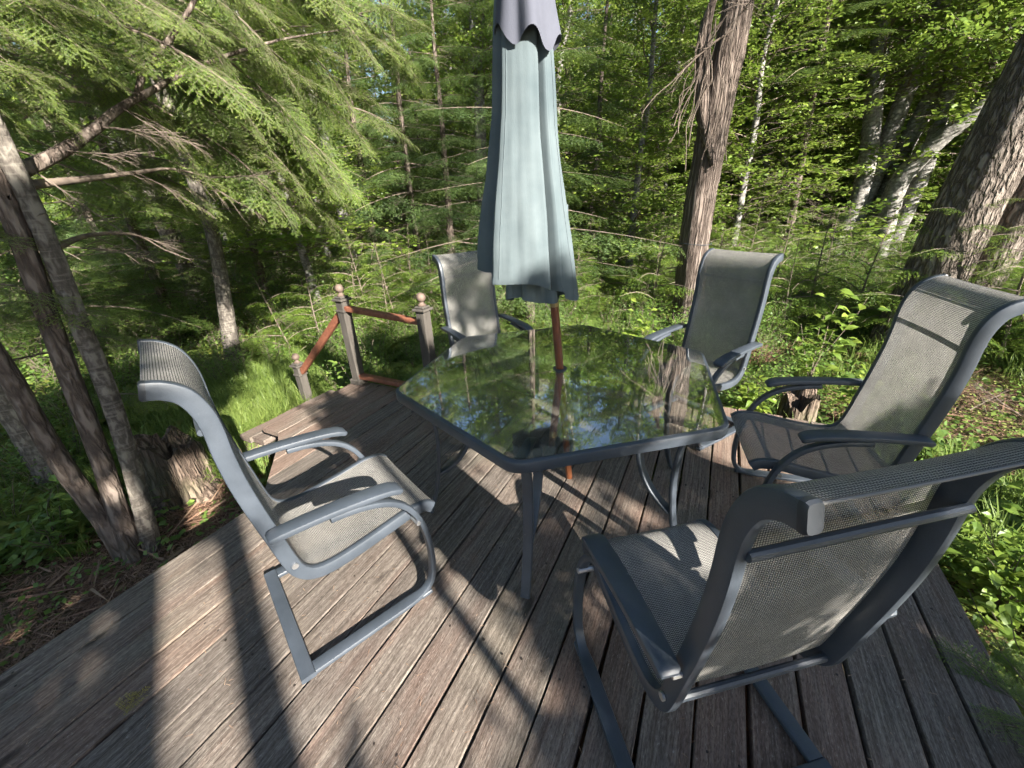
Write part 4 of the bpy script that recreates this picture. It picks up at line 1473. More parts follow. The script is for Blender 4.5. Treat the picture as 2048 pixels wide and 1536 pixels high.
def stem_tree(name, label, base, px, rad, mat, top, lib=None, crown=None, seed=0, n=14, flare=0.2, L0=1.4, dead=0, dz=(1, 3), up=0.0, droop=0.2):
    t = Tree(name, label, base)
    for i, (pp, rd) in enumerate(zip(px, rad)):
        bb = base + np.array([0.05 * i, 0.25 * (i % 3), 0])
        s = [plane_pt(u, v, bb) for u, v in pp]
        g0 = s[0].copy()
        # carry the foot down to the ground
        dn = (s[1] - s[0]) / max(0.05, s[1][2] - s[0][2])
        zg = float(gh(g0[0], g0[1])) - 0.1
        if g0[2] > zg + 0.05: s = [g0 + dn * (zg - g0[2])] + s
        s = extend(s, top)
        t.trunk(s, rd, mat, seed=seed + i, n=n, flare=flare)
        if crown:
            if i == 0 or i % 2: t.head(lib, line_axis(s), crown[0], crown[1], crown[2])
            if dead: t.crown(None, line_axis(s), 0, 1, 1, 1, 0, dead=dead, dead_z=dz)
    return t


# pale trunk with its darker neighbour, left
stem_tree('pale_trunk_tree', 'pale grey bare trunk standing in the ferns on the left', gdir(440, 6.6), [((449, 600), (440, 540), (428, 480), (414, 430), (398, 390), (380, 340))], [[0.11, 0.090, 0.082, 0.078, 0.075, 0.07, 0.06, 0.04]], 'bark_l', 9,
          'h', (2.4, 8.5, 1.9, 0.5, 34), seed=20)
stem_tree('dark_trunk_tree', 'shaded bluish trunk just left of the pale bare trunk', gdir(385, 9.6), [((395, 600), (375, 540), (350, 490), (328, 449), (300, 390))], [[0.17, 0.15, 0.14, 0.13, 0.12, 0.1, 0.06]], 'bark_l', 9,
          'h', (2.6, 8.5, 2.0, 0.5, 36), seed=24)
# birches
stem_tree('birch_tree', 'white birch stem showing through the boughs left of the slender spruce', gdir(660, 11), [((690, 450), (672, 370), (655, 300), (645, 260), (627, 195), (610, 110))], [[0.12, 0.11, 0.105, 0.10, 0.10, 0.09, 0.05]], 'bark_b', 10,
          'd', (3.4, 10, 2.2, 0.8, 26), seed=28, L0=1.5, up=0.5)
stem_tree('birch_tree', 'twin white birch stems rising just left of the umbrella top', gdir(955, 11), [((962, 330), (958, 240), (955, 150), (948, 60), (944, 0)), ((968, 300), (966, 230), (960, 120), (965, 40))], [[0.12, 0.11, 0.105, 0.10, 0.09, 0.07, 0.04], [0.07, 0.065, 0.06, 0.05, 0.04, 0.03]], 'bark_b', 10,
          'd', (3.2, 9.5, 2.0, 0.8, 22), seed=32, L0=1.5, up=0.5)
stem_tree('birch_tree', 'thin leaning birch just right of the umbrella top', gdir(1130, 12), [((1110, 300), (1118, 150), (1128, 80), (1140, 20))], [[0.085, 0.08, 0.075, 0.06, 0.04, 0.02]], 'bark_b', 10,
          'd', (2.2, 9.5, 2.2, 0.8, 32), seed=36, L0=1.5, up=0.4)
stem_tree('birch_tree', 'forked white birch in the sunlit leaves right of the cedar', gdir(1540, 15), [((1530, 330), (1545, 200), (1546, 120), (1548, 60), (1560, 0)), ((1546, 130), (1538, 60), (1530, 0))], [[0.13, 0.12, 0.11, 0.10, 0.08, 0.05], [0.09, 0.08, 0.06, 0.04]], 'bark_b', 12,
          'd', (2.8, 11.5, 2.6, 0.9, 30), seed=40, L0=1.5, up=0.4)
# clump of leaning trunks
stem_tree('maple_clump', 'clump of five slanting pale trunks left of the big double trunk', gdir(1755, 12.5),
          [((1690, 449), (1719, 391), (1735, 320), (1745, 240), (1752, 150)), ((1703, 452), (1730, 395), (1754, 344), (1793, 234), (1824, 156), (1850, 90)),
           ((1742, 437), (1765, 390), (1789, 344), (1816, 281), (1851, 219), (1890, 137)), ((1766, 465), (1793, 375), (1836, 320), (1890, 270), (1960, 210)), ((1797, 453), (1828, 383), (1850, 335), (1870, 270))],
          [[0.20, 0.17, 0.16, 0.155, 0.15, 0.12, 0.06], [0.20, 0.175, 0.165, 0.16, 0.15, 0.12, 0.05], [0.19, 0.18, 0.17, 0.165, 0.15, 0.12, 0.06], [0.21, 0.19, 0.18, 0.16, 0.13, 0.09, 0.05], [0.16, 0.15, 0.14, 0.12, 0.08, 0.04]], 'bark_b', 9.5,
          'd', (3.0, 9.0, 2.2, 0.9, 13), seed=44, L0=1.5, up=0.3)
stem_tree('thin_trunk_tree', 'thin dark straight trunk between the cedar and the slanting clump', gdir(1590, 11.5), [((1578, 470), (1590, 400), (1602, 330), (1615, 260), (1630, 170))], [[0.085, 0.08, 0.075, 0.07, 0.06, 0.04, 0.02]], 'bark_h', 9,
          'h', (3.2, 7.0, 1.8, 0.5, 40), seed=50, dead=16, dz=(0.2, 2.0))
stem_tree('thin_trunk_tree', 'thin pale stem just left of the cedar trunk', gdir(1330, 12.5), [((1325, 470), (1330, 400), (1335, 300), (1350, 180))], [[0.06, 0.055, 0.05, 0.045, 0.035, 0.02]], 'bark_b', 9,
          'd', (2.2, 8.6, 2.2, 0.7, 34), seed=52, L0=1.5, up=0.3)

# conifers that close the view: (column, distance, species, crown start, height, radius, boughs, label)
WOOD = [
    (40, 7.5, 'h', 0.8, 9, 2.2, 44, 'hemlock behind the leaning trunk at the far left'),
    (250, 9.0, 'h', 0.5, 10, 2.4, 50, 'hemlock in deep shade behind the bare twigs of the left hemlock'),
    (480, 9.5, 'h', 0.9, 10, 2.2, 48, 'hemlock standing just right of the pale bare trunk'),
    (585, 8.6, 'd', 1.2, 9, 2.0, 44, 'leafy tree above the yellowing ferns'),
    (735, 10.0, 's', 0.6, 10, 2.2, 54, 'dark spruce between the white birch and the slender spruce'),
    (890, 9.0, 's', 1.0, 10, 2.0, 50, 'dark spruce just left of the closed umbrella'),
    (1185, 9.5, 's', 0.9, 9, 2.1, 52, 'dark spruce to the right of the closed umbrella'),
    (1270, 8.4, 'd', 0.9, 7, 1.8, 30, 'bright leaved young tree between the umbrella and the cedar'),
    (1255, 13.0, 'd', 1.0, 11, 2.8, 46, 'tall sunlit leafy tree behind the bright young tree'),
    (1480, 10.5, 'd', 0.7, 9, 2.3, 50, 'leafy tree just right of the cedar trunk'),
    (1700, 16.0, 'd', 0.6, 12, 2.8, 50, 'leafy tree deep in the wood behind the slanting clump'),
    (1900, 14.0, 'd', 1.2, 11, 3.0, 46, 'leafy tree behind the big double trunk'),
    (1420, 15.0, 'd', 1.0, 12, 3.0, 46, 'leafy tree in the sun behind the cedar top'),
    (1000, 14.0, 'd', 0.6, 12, 2.8, 50, 'leafy tree deep in the wood behind the umbrella'),
    (330, 13.0, 'h', 0.6, 12, 2.8, 50, 'hemlock deep in the wood behind the pale bare trunk'),
    (640, 14.5, 'd', 1.2, 12, 2.8, 44, 'leafy tree deep in the wood behind the white birch'),
    (800, 14.0, 'd', 0.8, 12, 2.6, 48, 'leafy tree deep in the wood behind the slender spruce'),
]
for i, (u, dist, sp, cs, h, rad_, nb, lab) in enumerate(WOOD):
    base = gdir(u, dist)
    nm = {'h': 'hemlock_tree', 's': 'spruce_tree', 'd': 'leafy_tree'}[sp]
    t = Tree(nm, lab, base)
    r_ = np.random.default_rng(200 + i)
    h = min(h, 0.47 * dist + 1.3)
    ln = r_.normal(0, 0.03, 2)
    s = [base + np.array([ln[0] * z, ln[1] * z, z]) + np.r_[r_.normal(0, 0.03, 2), 0] for z in np.linspace(-0.1, h, 7)]
    t.trunk(s, np.linspace(0.05 + h * 0.007, 0.02, 7), 'bark_b' if (sp == 'd' and i % 2) else 'bark_h', seed=i, n=10, flare=0.2)
    ax = line_axis(s)
    g0 = base[2]
    t.head(sp, ax, g0 + cs, g0 + h * 0.97, rad_)
    if sp != 'd': t.crown(None, ax, 0, 1, 1, 1, 0, dead=4, dead_z=(g0 + 0.3, g0 + 1.8))

# trees on the sunny side of the deck (behind and right of the viewer): unseen, their boughs pruned to shape the dapples
SX, SQ = np.array([0.9063, -0.4226]), np.array([0.4226, 0.9063])
SHADE = [  # along the sun's bearing, across it, stem radius, crown (low, high), reach, boughs, species, label
    (5.0, -0.22, 0.100, 3.6, 5.0, 0.9, 12, 'd', 'straight leafy tree nearest the sunny side of the deck'),
    (5.2, -1.15, 0.120, 1.6, 5.6, 1.0, 80, 'd', 'bushy leafy tree nearest the sunny side of the deck'),
    (4.8, -0.57, 0.110, 2.4, 5.2, 0.8, 44, 'd', 'slim leafy tree between the bushy and the straight one'),
    (9.0, -2.4, 0.140, 1.0, 7.0, 1.7, 40, 'h', 'bushy hemlock beyond the sunny side of the deck'),
    (4.6, 0.44, 0.040, 4.2, 5.0, 0.5, 3, 'd', 'thin sapling beyond the sunny side of the deck'),
    (5.5, 0.71, 0.090, 2.9, 4.8, 0.9, 38, 'd', 'leafy tree behind the thin sapling on the sunny side'),
    (6.2, 1.55, 0.080, 3.0, 5.1, 1.0, 36, 'd', 'leafy tree farthest out on the sunny side of the deck'),
    (4.9, 1.95, 0.050, 2.4, 3.8, 0.8, 14, 'd', 'leafy tree in the middle of the row on the sunny side'),
    (3.5, 1.15, 0.022, 1.35, 2.3, 0.7, 20, 'd', 'low leafy sapling just beyond the sunny side of the deck')]
# gaps through which the sun reaches the deck: across the sun's bearing (low, high), along it (low, high)
GAPS = [(-0.43, -0.32, -3.0, -0.8), (0.03, 0.37, -2.4, -0.4), (0.08, 0.44, -4.2, -2.8), (0.51, 0.59, -1.5, -0.2), (0.96, 1.30, -1.75, -0.75), (0.70, 1.22, -5.4, -3.4), (0.05, 0.5, -2.5, -1.8), (1.9, 2.25, -2.5, -1.2), (2.3, 2.9, -3.0, 1.0), (2.9, 9, -14, 1), (-3, 0.6, -20, -6.6),
        (-0.78, -0.68, -1.55, -1.3), (-0.12, 0.0, -3.8, -3.3), (1.5, 1.75, -3.6, -3.2), (1.3, 1.5, -0.9, -0.6), (0.72, 0.82, -0.45, -0.25), (0.75, 0.9, -3.5, -3.2), (-0.66, -0.5, -3.6, -3.3), (1.15, 1.3, -0.1, 0.1), (0.86, 0.98, -2.1, -1.8)]
rg = np.random.default_rng(3)
GAPS += [(q_, q_ + 0.07, a_, a_ + 0.16) for q_, a_ in zip(rg.uniform(-1.0, 2.3, 34), rg.uniform(-3.6, 0.3, 34))]
K_ = 1.0 / math.tan(SUN_EL)
for i, (a_, q_, rs, z0_, z1_, rad_, nb, sp, lab) in enumerate(SHADE):
    p = SX * a_ + SQ * q_
    base = gz(p[0], p[1])
    t = Tree('hemlock_tree' if sp == 'h' else 'leafy_tree', lab, base)
    s = [base + np.array([0, 0, -0.1])] + [np.array([p[0], p[1], z]) for z in np.linspace(0.5, z1_ + 0.3, 6)]
    t.trunk(s, np.linspace(rs * 1.1, rs * 0.45, 7), 'bark_h', seed=60 + i, n=10, flare=0.2)
    made = tries = 0
    while made < nb and tries < nb * 14:
        tries += 1
        z = t.r.uniform(z0_, z1_); a = t.r.random() * 6.283
        l = rad_ * t.r.uniform(0.6, 1.2)
        b_ = np.array([p[0], p[1], z]); e_ = b_ + np.array([math.cos(a), math.sin(a), t.r.uniform(-0.35, 0.05) if sp == 'h' else t.r.uniform(0, 0.5)]) * l
        sd = np.array([-math.sin(a), math.cos(a), 0]) * 0.16 * l
        bad = False
        for f in (0.25, 0.5, 0.75, 1.0):
            for g in (-1, 1):
                w_ = b_ + (e_ - b_) * f + sd * g
                q2, a2 = w_[:2] @ SQ, w_[:2] @ SX - w_[2] * K_
                if any(g0 < q2 < g1 and a0 < a2 < a1 for g0, g1, a0, a1 in GAPS): bad = True
        if bad: continue
        t.bough(HB1 if sp == 'h' else SH1, b_, e_, L0=1.4 if sp == 'h' else 1.5)
        made += 1


# ------------------------------------------------------------------ scattering of what nobody could count
def scatter(name, label, sources, P, rz, sc, kinds=None, tilt=0.0, seed=0):
    r = np.random.default_rng(seed)
    n = len(P)
    pm = bpy.data.meshes.new(name)
    pm.vertices.add(n)
    pm.vertices.foreach_set('co', np.ascontiguousarray(P, np.float32).ravel())
    rot = np.stack([r.normal(0, tilt, n), r.normal(0, tilt, n), rz], 1)
    a = pm.attributes.new('rot', 'FLOAT_VECTOR', 'POINT'); a.data.foreach_set('vector', rot.astype(np.float32).ravel())
    a = pm.attributes.new('scl', 'FLOAT', 'POINT'); a.data.foreach_set('value', np.asarray(sc, np.float32))
    kd = r.integers(0, len(sources), n) if kinds is None else kinds
    a = pm.attributes.new('species', 'INT', 'POINT'); a.data.foreach_set('value', np.asarray(kd, np.int32))
    o = mesh_obj(name, pm)
    ng = bpy.data.node_groups.new(name, 'GeometryNodeTree')
    ng.interface.new_socket('Geometry', in_out='INPUT', socket_type='NodeSocketGeometry')
    ng.interface.new_socket('Geometry', in_out='OUTPUT', socket_type='NodeSocketGeometry')
    N, L = ng.nodes, ng.links.new
    gi, go = N.new('NodeGroupInput'), N.new('NodeGroupOutput')
    def attr(nm, ty):
        q = N.new('GeometryNodeInputNamedAttribute'); q.data_type = ty; q.inputs['Name'].default_value = nm
        return q.outputs['Attribute']
    e2r = N.new('FunctionNodeEulerToRotation'); L(attr('rot', 'FLOAT_VECTOR'), e2r.inputs[0])
    sa, ka = attr('scl', 'FLOAT'), attr('species', 'INT')
    jn = N.new('GeometryNodeJoinGeometry')
    for k, me in enumerate(sources):
        src = bpy.data.objects.new(name + '_pattern', me)
        oi = N.new('GeometryNodeObjectInfo'); oi.inputs['Object'].default_value = src; oi.inputs['As Instance'].default_value = False
        cp = N.new('FunctionNodeCompare'); cp.data_type = 'INT'; cp.operation = 'EQUAL'
        L(ka, cp.inputs[2]); cp.inputs[3].default_value = k
        ip = N.new('GeometryNodeInstanceOnPoints')
        L(gi.outputs[0], ip.inputs['Points']); L(oi.outputs['Geometry'], ip.inputs['Instance'])
        L(e2r.outputs[0], ip.inputs['Rotation']); L(sa, ip.inputs['Scale']); L(cp.outputs[0], ip.inputs['Selection'])
        L(ip.outputs[0], jn.inputs[0])
    L(jn.outputs[0], go.inputs[0])
    md = o.modifiers.new('scatter', 'NODES'); md.node_group = ng
    tag(o, label, kind='stuff')
    return o


def on_deck(x, y, pad=0.05):
    return ((x > -2.07 - pad) & (x < 1.05 + pad) & (y < 3.05 + pad) & (y > -2.0)) | ((x > -2.9 - pad) & (x < -1.9) & (y > 1.4 - pad) & (y < 2.37 + pad)) | ((x > -3.5) & (x < -2.8) & (y > 1.45) & (y < 2.4))


def polar(n, r0, r1, seed, a0=48, a1=186, power=1.0):
    r = np.random.default_rng(seed)
    a = np.radians(r.uniform(a0, a1, n))
    d = r0 * (r1 / r0) ** (r.random(n) ** power)
    x, y = d * np.cos(a), d * np.sin(a)
    k = ~on_deck(x, y)
    x, y = x[k], y[k]
    return np.stack([x, y, gh(x, y)], 1), np.hypot(x, y), np.degrees(np.arctan2(y, x)), r


def fern_mesh(seed, nf=8, L=0.62):
    r = np.random.default_rng(seed)
    out = Leafy()
    for i in range(nf):
        a = i * 6.283 / nf + r.normal(0, 0.25)
        l = L * r.uniform(0.7, 1.15)
        xs = np.linspace(0, 1, 20)
        rad = l * (xs * 0.85); z = l * (0.75 * xs - 0.55 * xs ** 2.2)
        ax = np.stack([rad * math.cos(a), rad * math.sin(a), z], 1)
        out.add(tube_tris(ax[::3], 0.0025, 3), 0.3, 0)
        tan = unit(np.gradient(ax, axis=0)); side = unit(np.cross(tan, np.array([0, 0, 1.0])))
        upn = np.cross(side, tan)
        n_ = 40
        s = np.linspace(0.12, 0.99, n_)
        P = np.stack([np.interp(s, xs, ax[:, j]) for j in range(3)], 1)
        T = np.stack([np.interp(s, xs, tan[:, j]) for j in range(3)], 1); S = np.stack([np.interp(s, xs, side[:, j]) for j in range(3)], 1)
        ln = l * 0.20 * np.sin(np.clip(s * 1.1, 0, 1) * 3.0) ** 0.6 * (1.02 - s) ** 0.5 + 0.008
        for sg in (-1, 1):
            D = unit(S * sg + T * 0.45 + np.array([0, 0, -0.15]) + r.normal(0, 0.06, (n_, 3)))
            w = T * (0.011 * l / 0.6)
            tr = np.stack([P - w, P + w, P + D * ln[:, None]], 1)
            out.add(tr, np.clip(0.35 + 0.3 * s + r.normal(0, 0.08), 0, 1), 0)
    return out.mesh('fern', [M['fern']])


def shrub_mesh(seed, h=0.9, nst=9, nl=26, size=0.055, mat='shrub', cheap=True, spread=0.45):
    r = np.random.default_rng(seed)
    out = Leafy()
    for i in range(nst):
        a = r.random() * 6.283; lean = r.uniform(0.1, spread)
        hh = h * r.uniform(0.55, 1.1)
        zs = np.linspace(0, 1, 6)
        ax = np.stack([math.cos(a) * lean * hh * zs ** 1.3 + r.normal(0, 0.01, 6), math.sin(a) * lean * hh * zs ** 1.3 + r.normal(0, 0.01, 6), hh * zs], 1)
        out.add(tube_tris(ax, np.linspace(0.005, 0.0015, 6), 3), 0.5, 1)
        s = r.random(nl) ** 0.6
        P = np.stack([np.interp(s, zs, ax[:, j]) for j in range(3)], 1)
        az = r.random(nl) * 6.283
        D = unit(np.stack([np.cos(az), np.sin(az), r.normal(0.1, 0.35, nl)], 1))
        tw = r.uniform(0.02, 0.16, nl) * h
        P = P + D * tw[:, None]
        N = unit(np.array([0, 0, 1.0]) + r.normal(0, 0.35, (nl, 3)))
        L = size * r.uniform(0.6, 1.25, nl)
        tr, c = (leaf_pair if cheap else leaf_tris)(P, D, N, L, L * 0.6)
        out.add(tr, np.tile(np.clip(r.normal(0.5, 0.2, nl), 0, 1), c), 0)
    return out.mesh('shrub', [M[mat], M['twig']])


def grass_mesh(seed, n=46, h=0.22, rad=0.09, mat='grass'):
    r = np.random.default_rng(seed)
    a = r.random(n) * 6.283; d = rad * np.sqrt(r.random(n))
    P = np.stack([d * np.cos(a), d * np.sin(a), np.zeros(n)], 1)
    az = a + r.normal(0, 0.8, n)
    O = np.stack([np.cos(az), np.sin(az), np.zeros(n)], 1)
    H = h * r.uniform(0.5, 1.3, n); lean = r.uniform(0.1, 0.9, n)
    S = np.stack([-np.sin(az), np.cos(az), np.zeros(n)], 1) * 0.0028
    m = P + O * (H * lean * 0.35)[:, None] + np.array([0, 0, 1.0]) * (H * 0.62)[:, None]
    t = P + O * (H * lean)[:, None] + np.array([0, 0, 1.0]) * (H * (1.0 - 0.35 * lean))[:, None]
    tr = np.concatenate([np.stack([P - S, P + S, m + S], 1), np.stack([P - S, m + S, m - S], 1), np.stack([m - S, m + S, t], 1)])
    return tri_mesh('grass', tr.astype(np.float32), [M[mat]], None, np.repeat(np.tile(np.clip(r.normal(0.5, 0.2, n), 0, 1), 3), 3))


def herb_mesh(seed, n=34, rad=0.16, h=0.13, size=0.035, mat='shrub'):
    r = np.random.default_rng(seed)
    a = r.random(n) * 6.283; d = rad * np.sqrt(r.random(n))
    P = np.stack([d * np.cos(a), d * np.sin(a), h * r.uniform(0.15, 1, n) * (1 - 0.4 * d / rad)], 1)
    az = r.random(n) * 6.283
    D = unit(np.stack([np.cos(az), np.sin(az), r.normal(0.0, 0.25, n)], 1)); N = unit(np.array([0, 0, 1.0]) + r.normal(0, 0.35, (n, 3)))
    L = size * r.uniform(0.6, 1.4, n)
    tr, c = leaf_pair(P, D, N, L, L * 0.7)
    return tri_mesh('herb', tr.astype(np.float32), [M[mat]], None, np.repeat(np.tile(np.clip(r.normal(0.5, 0.22, n), 0, 1), c), 3))


def seedling_mesh(seed, h=1.1, n=20):
    """young hemlock"""
    r = np.random.default_rng(seed)
    lib = [conifer_bough(300 + seed * 3 + j, 0.8, 14, 3.0, bare=0.1).arrays() for j in range(2)]
    out = Leafy()
    out.add(tube_tris([(0, 0, 0), (0.02, 0, h * 0.5), (0, 0.02, h)], [0.012, 0.008, 0.002], 5), 0.5, 1)
    for i in range(n):
        f = 0.12 + 0.88 * i / n; a = i * 2.4 + r.normal(0, 0.3)
        out.put(lib[i % 2], frame_of((math.cos(a), math.sin(a), r.uniform(-0.15, 0.25))), np.array([0, 0, h * f]), (0.75 * (1 - f) + 0.18) * h / 1.1, r.normal(0.05, 0.08))
    return out.mesh('young_hemlock', [M['hemlock'], M['twig']])


FERN = [fern_mesh(i) for i in range(3)]
SHRUB = [shrub_mesh(10 + i, 0.9, 10, 30, 0.055) for i in range(3)]
HERB = [herb_mesh(20 + i) for i in range(3)]
GRASS = [grass_mesh(30 + i) for i in range(3)]
MOSSG = [herb_mesh(40 + i, 46, 0.15, 0.05, 0.022, 'moss') for i in range(2)]
SEED = [seedling_mesh(i) for i in range(3)]


def litter_area(x, y):
    """bare needle litter: round the left trunks and on the sunny right bank"""
    l = 1.5 * np.exp(-(((x + 2.6) / 1.1) ** 2 + ((y - 0.1) / 0.9) ** 2)) + np.exp(-(((x + 2.9) / 0.6) ** 2 + ((y - 1.0) / 0.35) ** 2))
    r = 0.9 * np.exp(-(((x - 2.4) / 0.7) ** 2 + ((y - 4.4) / 1.0) ** 2)) + 0.7 * np.exp(-(((x - 1.2) / 0.5) ** 2 + ((y - 4.0) / 0.5) ** 2))
    return np.clip(l + r, 0, 1)


def lawn_area(x, y): return np.clip(np.exp(-(((x + 4.0) / 0.75) ** 2 + ((y - 2.0) / 0.75) ** 2)) * 1.6, 0, 1)


# ferns
P, d, az, r = polar(1900, 3.7, 16, 1, 95, 186)
k = (r.random(len(P)) > lawn_area(P[:, 0], P[:, 1]) * 1.2) & (r.random(len(P)) > litter_area(P[:, 0], P[:, 1]) * 2) & (d > 3.7)
P = P[k][:900]
scatter('fern_undergrowth', 'ferns, some yellowing, covering the ground left of the railing', FERN, P, r.random(len(P)) * 6.28, r.uniform(0.6, 1.15, len(P)), tilt=0.12, seed=1)
yf = [gpt(560, 640), gpt(520, 600), gpt(590, 610)]
r = np.random.default_rng(31)
P = np.concatenate([c_ + np.c_[r.normal(0, 0.55, (16, 2)), np.zeros(16)] for c_ in yf]); P[:, 2] = gh(P[:, 0], P[:, 1])
YF = [fern_mesh(7), fern_mesh(8)]
for me in YF: me.materials[0] = M['yellowfern']
scatter('yellow_ferns', 'yellowing ferns catching the sun left of the railing', YF, P, r.random(len(P)) * 6.28, r.uniform(0.7, 1.2, len(P)), tilt=0.12, seed=12)
# shrubs
P, d, az, r = polar(3000, 4.0, 26, 2)
k = (r.random(len(P)) > lawn_area(P[:, 0], P[:, 1]) * 2) & (r.random(len(P)) > litter_area(P[:, 0], P[:, 1]) * 2) & ~((P[:, 0] > 0.9) & (d < 6.5))
P = P[k][:1800]; d = np.hypot(P[:, 0], P[:, 1])
scatter('shrub_undergrowth', 'tangle of low green shrubs under the trees', SHRUB, P, r.random(len(P)) * 6.28, r.uniform(0.5, 1.15, len(P)) * np.clip(d / 9, 0.55, 1.25), tilt=0.1, seed=2)
# young hemlocks
P, d, az, r = polar(900, 5.5, 24, 3, 48, 150)
k = (r.random(len(P)) > np.clip((az - 100) / 60, 0, 0.7)) & (r.random(len(P)) > litter_area(P[:, 0], P[:, 1]) * 2) & (d > 6.2)
P = P[k][:420]
scatter('hemlock_undergrowth', 'waist high young hemlocks filling the ground under the trees', SEED, P, r.random(len(P)) * 6.28, r.uniform(0.55, 1.5, len(P)), tilt=0.08, seed=3)
# herbs
P, d, az, r = polar(9000, 2.6, 15, 4, 40, 196)
k = (r.random(len(P)) > litter_area(P[:, 0], P[:, 1]) * 0.93) & (r.random(len(P)) > lawn_area(P[:, 0], P[:, 1]) * 0.8)
P = P[k][:5200]
scatter('ground_cover', 'low leafy ground cover around the deck', HERB, P, r.random(len(P)) * 6.28, r.uniform(0.6, 1.5, len(P)), tilt=0.15, seed=4)
# grass
r = np.random.default_rng(5)
x = r.normal(-4.0, 0.65, 3600); y = r.normal(2.0, 0.6, 3600)
k = ~on_deck(x, y, 0.0) & (litter_area(x, y) < 0.5); x, y = x[k], y[k]
P1 = np.stack([x, y, gh(x, y)], 1)
P, d, az, r = polar(3000, 2.6, 9, 6, 40, 190)
k = (r.random(len(P)) > litter_area(P[:, 0], P[:, 1])) & (r.random(len(P)) < np.where(P[:, 0] > 1.0, 0.30, 0.12))
P = np.concatenate([P1, P[k]])
scatter('grass', 'bright tufted grass beside the stairs and along the deck', GRASS, P, r.random(len(P)) * 6.28, r.uniform(0.55, 1.35, len(P)), tilt=0.2, seed=5)
r = np.random.default_rng(8)
x = r.uniform(1.0, 6.0, 3600); y = r.uniform(0.4, 8.5, 3600)
k = ~on_deck(x, y, 0.0) & (r.random(len(x)) > litter_area(x, y) * 0.85); x, y = x[k], y[k]
P = np.stack([x, y, gh(x, y)], 1)
scatter('moss', 'yellow green moss and tiny seedlings on the sunny bank right of the deck', MOSSG, P, r.random(len(P)) * 6.28, r.uniform(0.6, 1.4, len(P)), tilt=0.1, seed=7)


# fallen needles and twigs
def litter(name, label, n, area, seed, ln=(0.03, 0.09), w=0.0016, zz=0.012):
    r = np.random.default_rng(seed)
    x, y = area(r, n)
    k = ~on_deck(x, y, 0.0); x, y = x[k], y[k]; n = len(x)
    a = r.random(n) * 6.283; l = r.uniform(*ln, n)
    D = np.stack([np.cos(a), np.sin(a), r.normal(0, 0.18, n)], 1)
    P = np.stack([x, y, gh(x, y) + r.random(n) * zz + 0.004], 1)
    S = np.stack([-np.sin(a), np.cos(a), r.normal(0, 0.4, n)], 1) * (w * r.uniform(0.6, 1.5, n))[:, None]
    tr = np.concatenate([np.stack([P - S, P + S, P + D * l[:, None]], 1)])
    o = mesh_obj(name, tri_mesh(name, tr.astype(np.float32), [M['litter']], None, np.repeat(np.clip(r.normal(0.5, 0.25, n), 0, 1), 3)))
    tag(o, label, kind='stuff')


def ar(r, n):
    k = n // 2
    x = np.concatenate([r.normal(-2.75, 0.75, k), r.normal(2.2, 0.8, n - k)]); y = np.concatenate([r.normal(0.25, 0.9, k), r.normal(4.2, 0.9, n - k)])
    return x, y
litter('needle_litter', 'reddish brown fallen needles around the deck', 70000, ar, 1, (0.03, 0.10), 0.0022)
litter('twig_litter', 'scattered grey fallen twigs on the ground', 900, ar, 2, (0.15, 0.5), 0.006, 0.03)


def deck_bits(name, label, n, zf, area, seed):
    r = np.random.default_rng(seed)
    x, y = area(r, n); a = r.random(n) * 6.283; l = r.uniform(0.008, 0.03, n)
    D = np.stack([np.cos(a), np.sin(a), np.zeros(n)], 1); S = np.stack([-np.sin(a), np.cos(a), np.zeros(n)], 1) * 0.0011
    P = np.stack([x, y, np.full(n, zf)], 1)
    tr = np.stack([P - S, P + S, P + D * l[:, None]], 1)
    o = mesh_obj(name, tri_mesh(name, tr.astype(np.float32), [M['litter']], None, np.repeat(np.clip(r.normal(0.7, 0.25, n), 0, 1), 3)))
    tag(o, label, kind='stuff')


deck_bits('fallen_needles', 'fallen needles strewn over the deck planks', 1500, 0.0055, lambda r, n: (r.uniform(-2.0, 1.0, n), r.uniform(-0.4, 3.0, n)), 3)
deck_bits('needles_on_glass', 'few fallen needles lying on the glass table top', 70, TZ + 0.0015, lambda r, n: (TX + r.normal(0, 0.28, n), TY + r.normal(0, 0.28, n)), 4)


# ------------------------------------------------------------------ stumps
def stump(name, label, base, h, rad, seed, lean=(0, 0)):
    t = Tree(name, label, base, 'stump')
    r = np.random.default_rng(seed)
    n, m = 40, 16
    ph = r.random(8) * 6.28
    V = []
    for i in range(m + 1):
        f = i / m
        for j in range(n):
            a = j * 6.283 / n
            rr = rad * (1 + 0.75 * math.exp(-f * 5) * (1 + 0.6 * math.sin(4 * a + ph[0])) - 0.12 * f) * (1 + 0.09 * math.sin(5 * a + ph[1] + 1.5 * f) + 0.05 * math.sin(11 * a + ph[2]) + r.normal(0, 0.02))
            zt = h * (1 + 0.16 * math.sin(a + ph[3]) + 0.10 * math.sin(3 * a + ph[4]) + 0.07 * math.sin(7 * a + ph[5]))
            V.append((rr * math.cos(a) + lean[0] * f, rr * math.sin(a) + lean[1] * f, -0.08 + (zt + 0.08) * f))
    for i in range(1, 5):
        f = 1 - i / 5
        for j in range(n):
            q = V[m * n + j]
            V.append((q[0] * f + lean[0] * (1 - f), q[1] * f + lean[1] * (1 - f), q[2] - 0.05 * i / 5 * (1 + math.sin(3 * j)) * 0.5 - 0.03 * i / 5 + r.normal(0, 0.006)))
    F = []
    for i in range(m + 4):
        for j in range(n): F.append((i * n + j, i * n + (j + 1) % n, (i + 1) * n + (j + 1) % n, (i + 1) * n + j))
    F.append(tuple(range((m + 4) * n, (m + 5) * n)))
    mb = MB(); mb.add(V, F)
    mb.build('wood', M['bark_s'], t.root, 50)
    return t


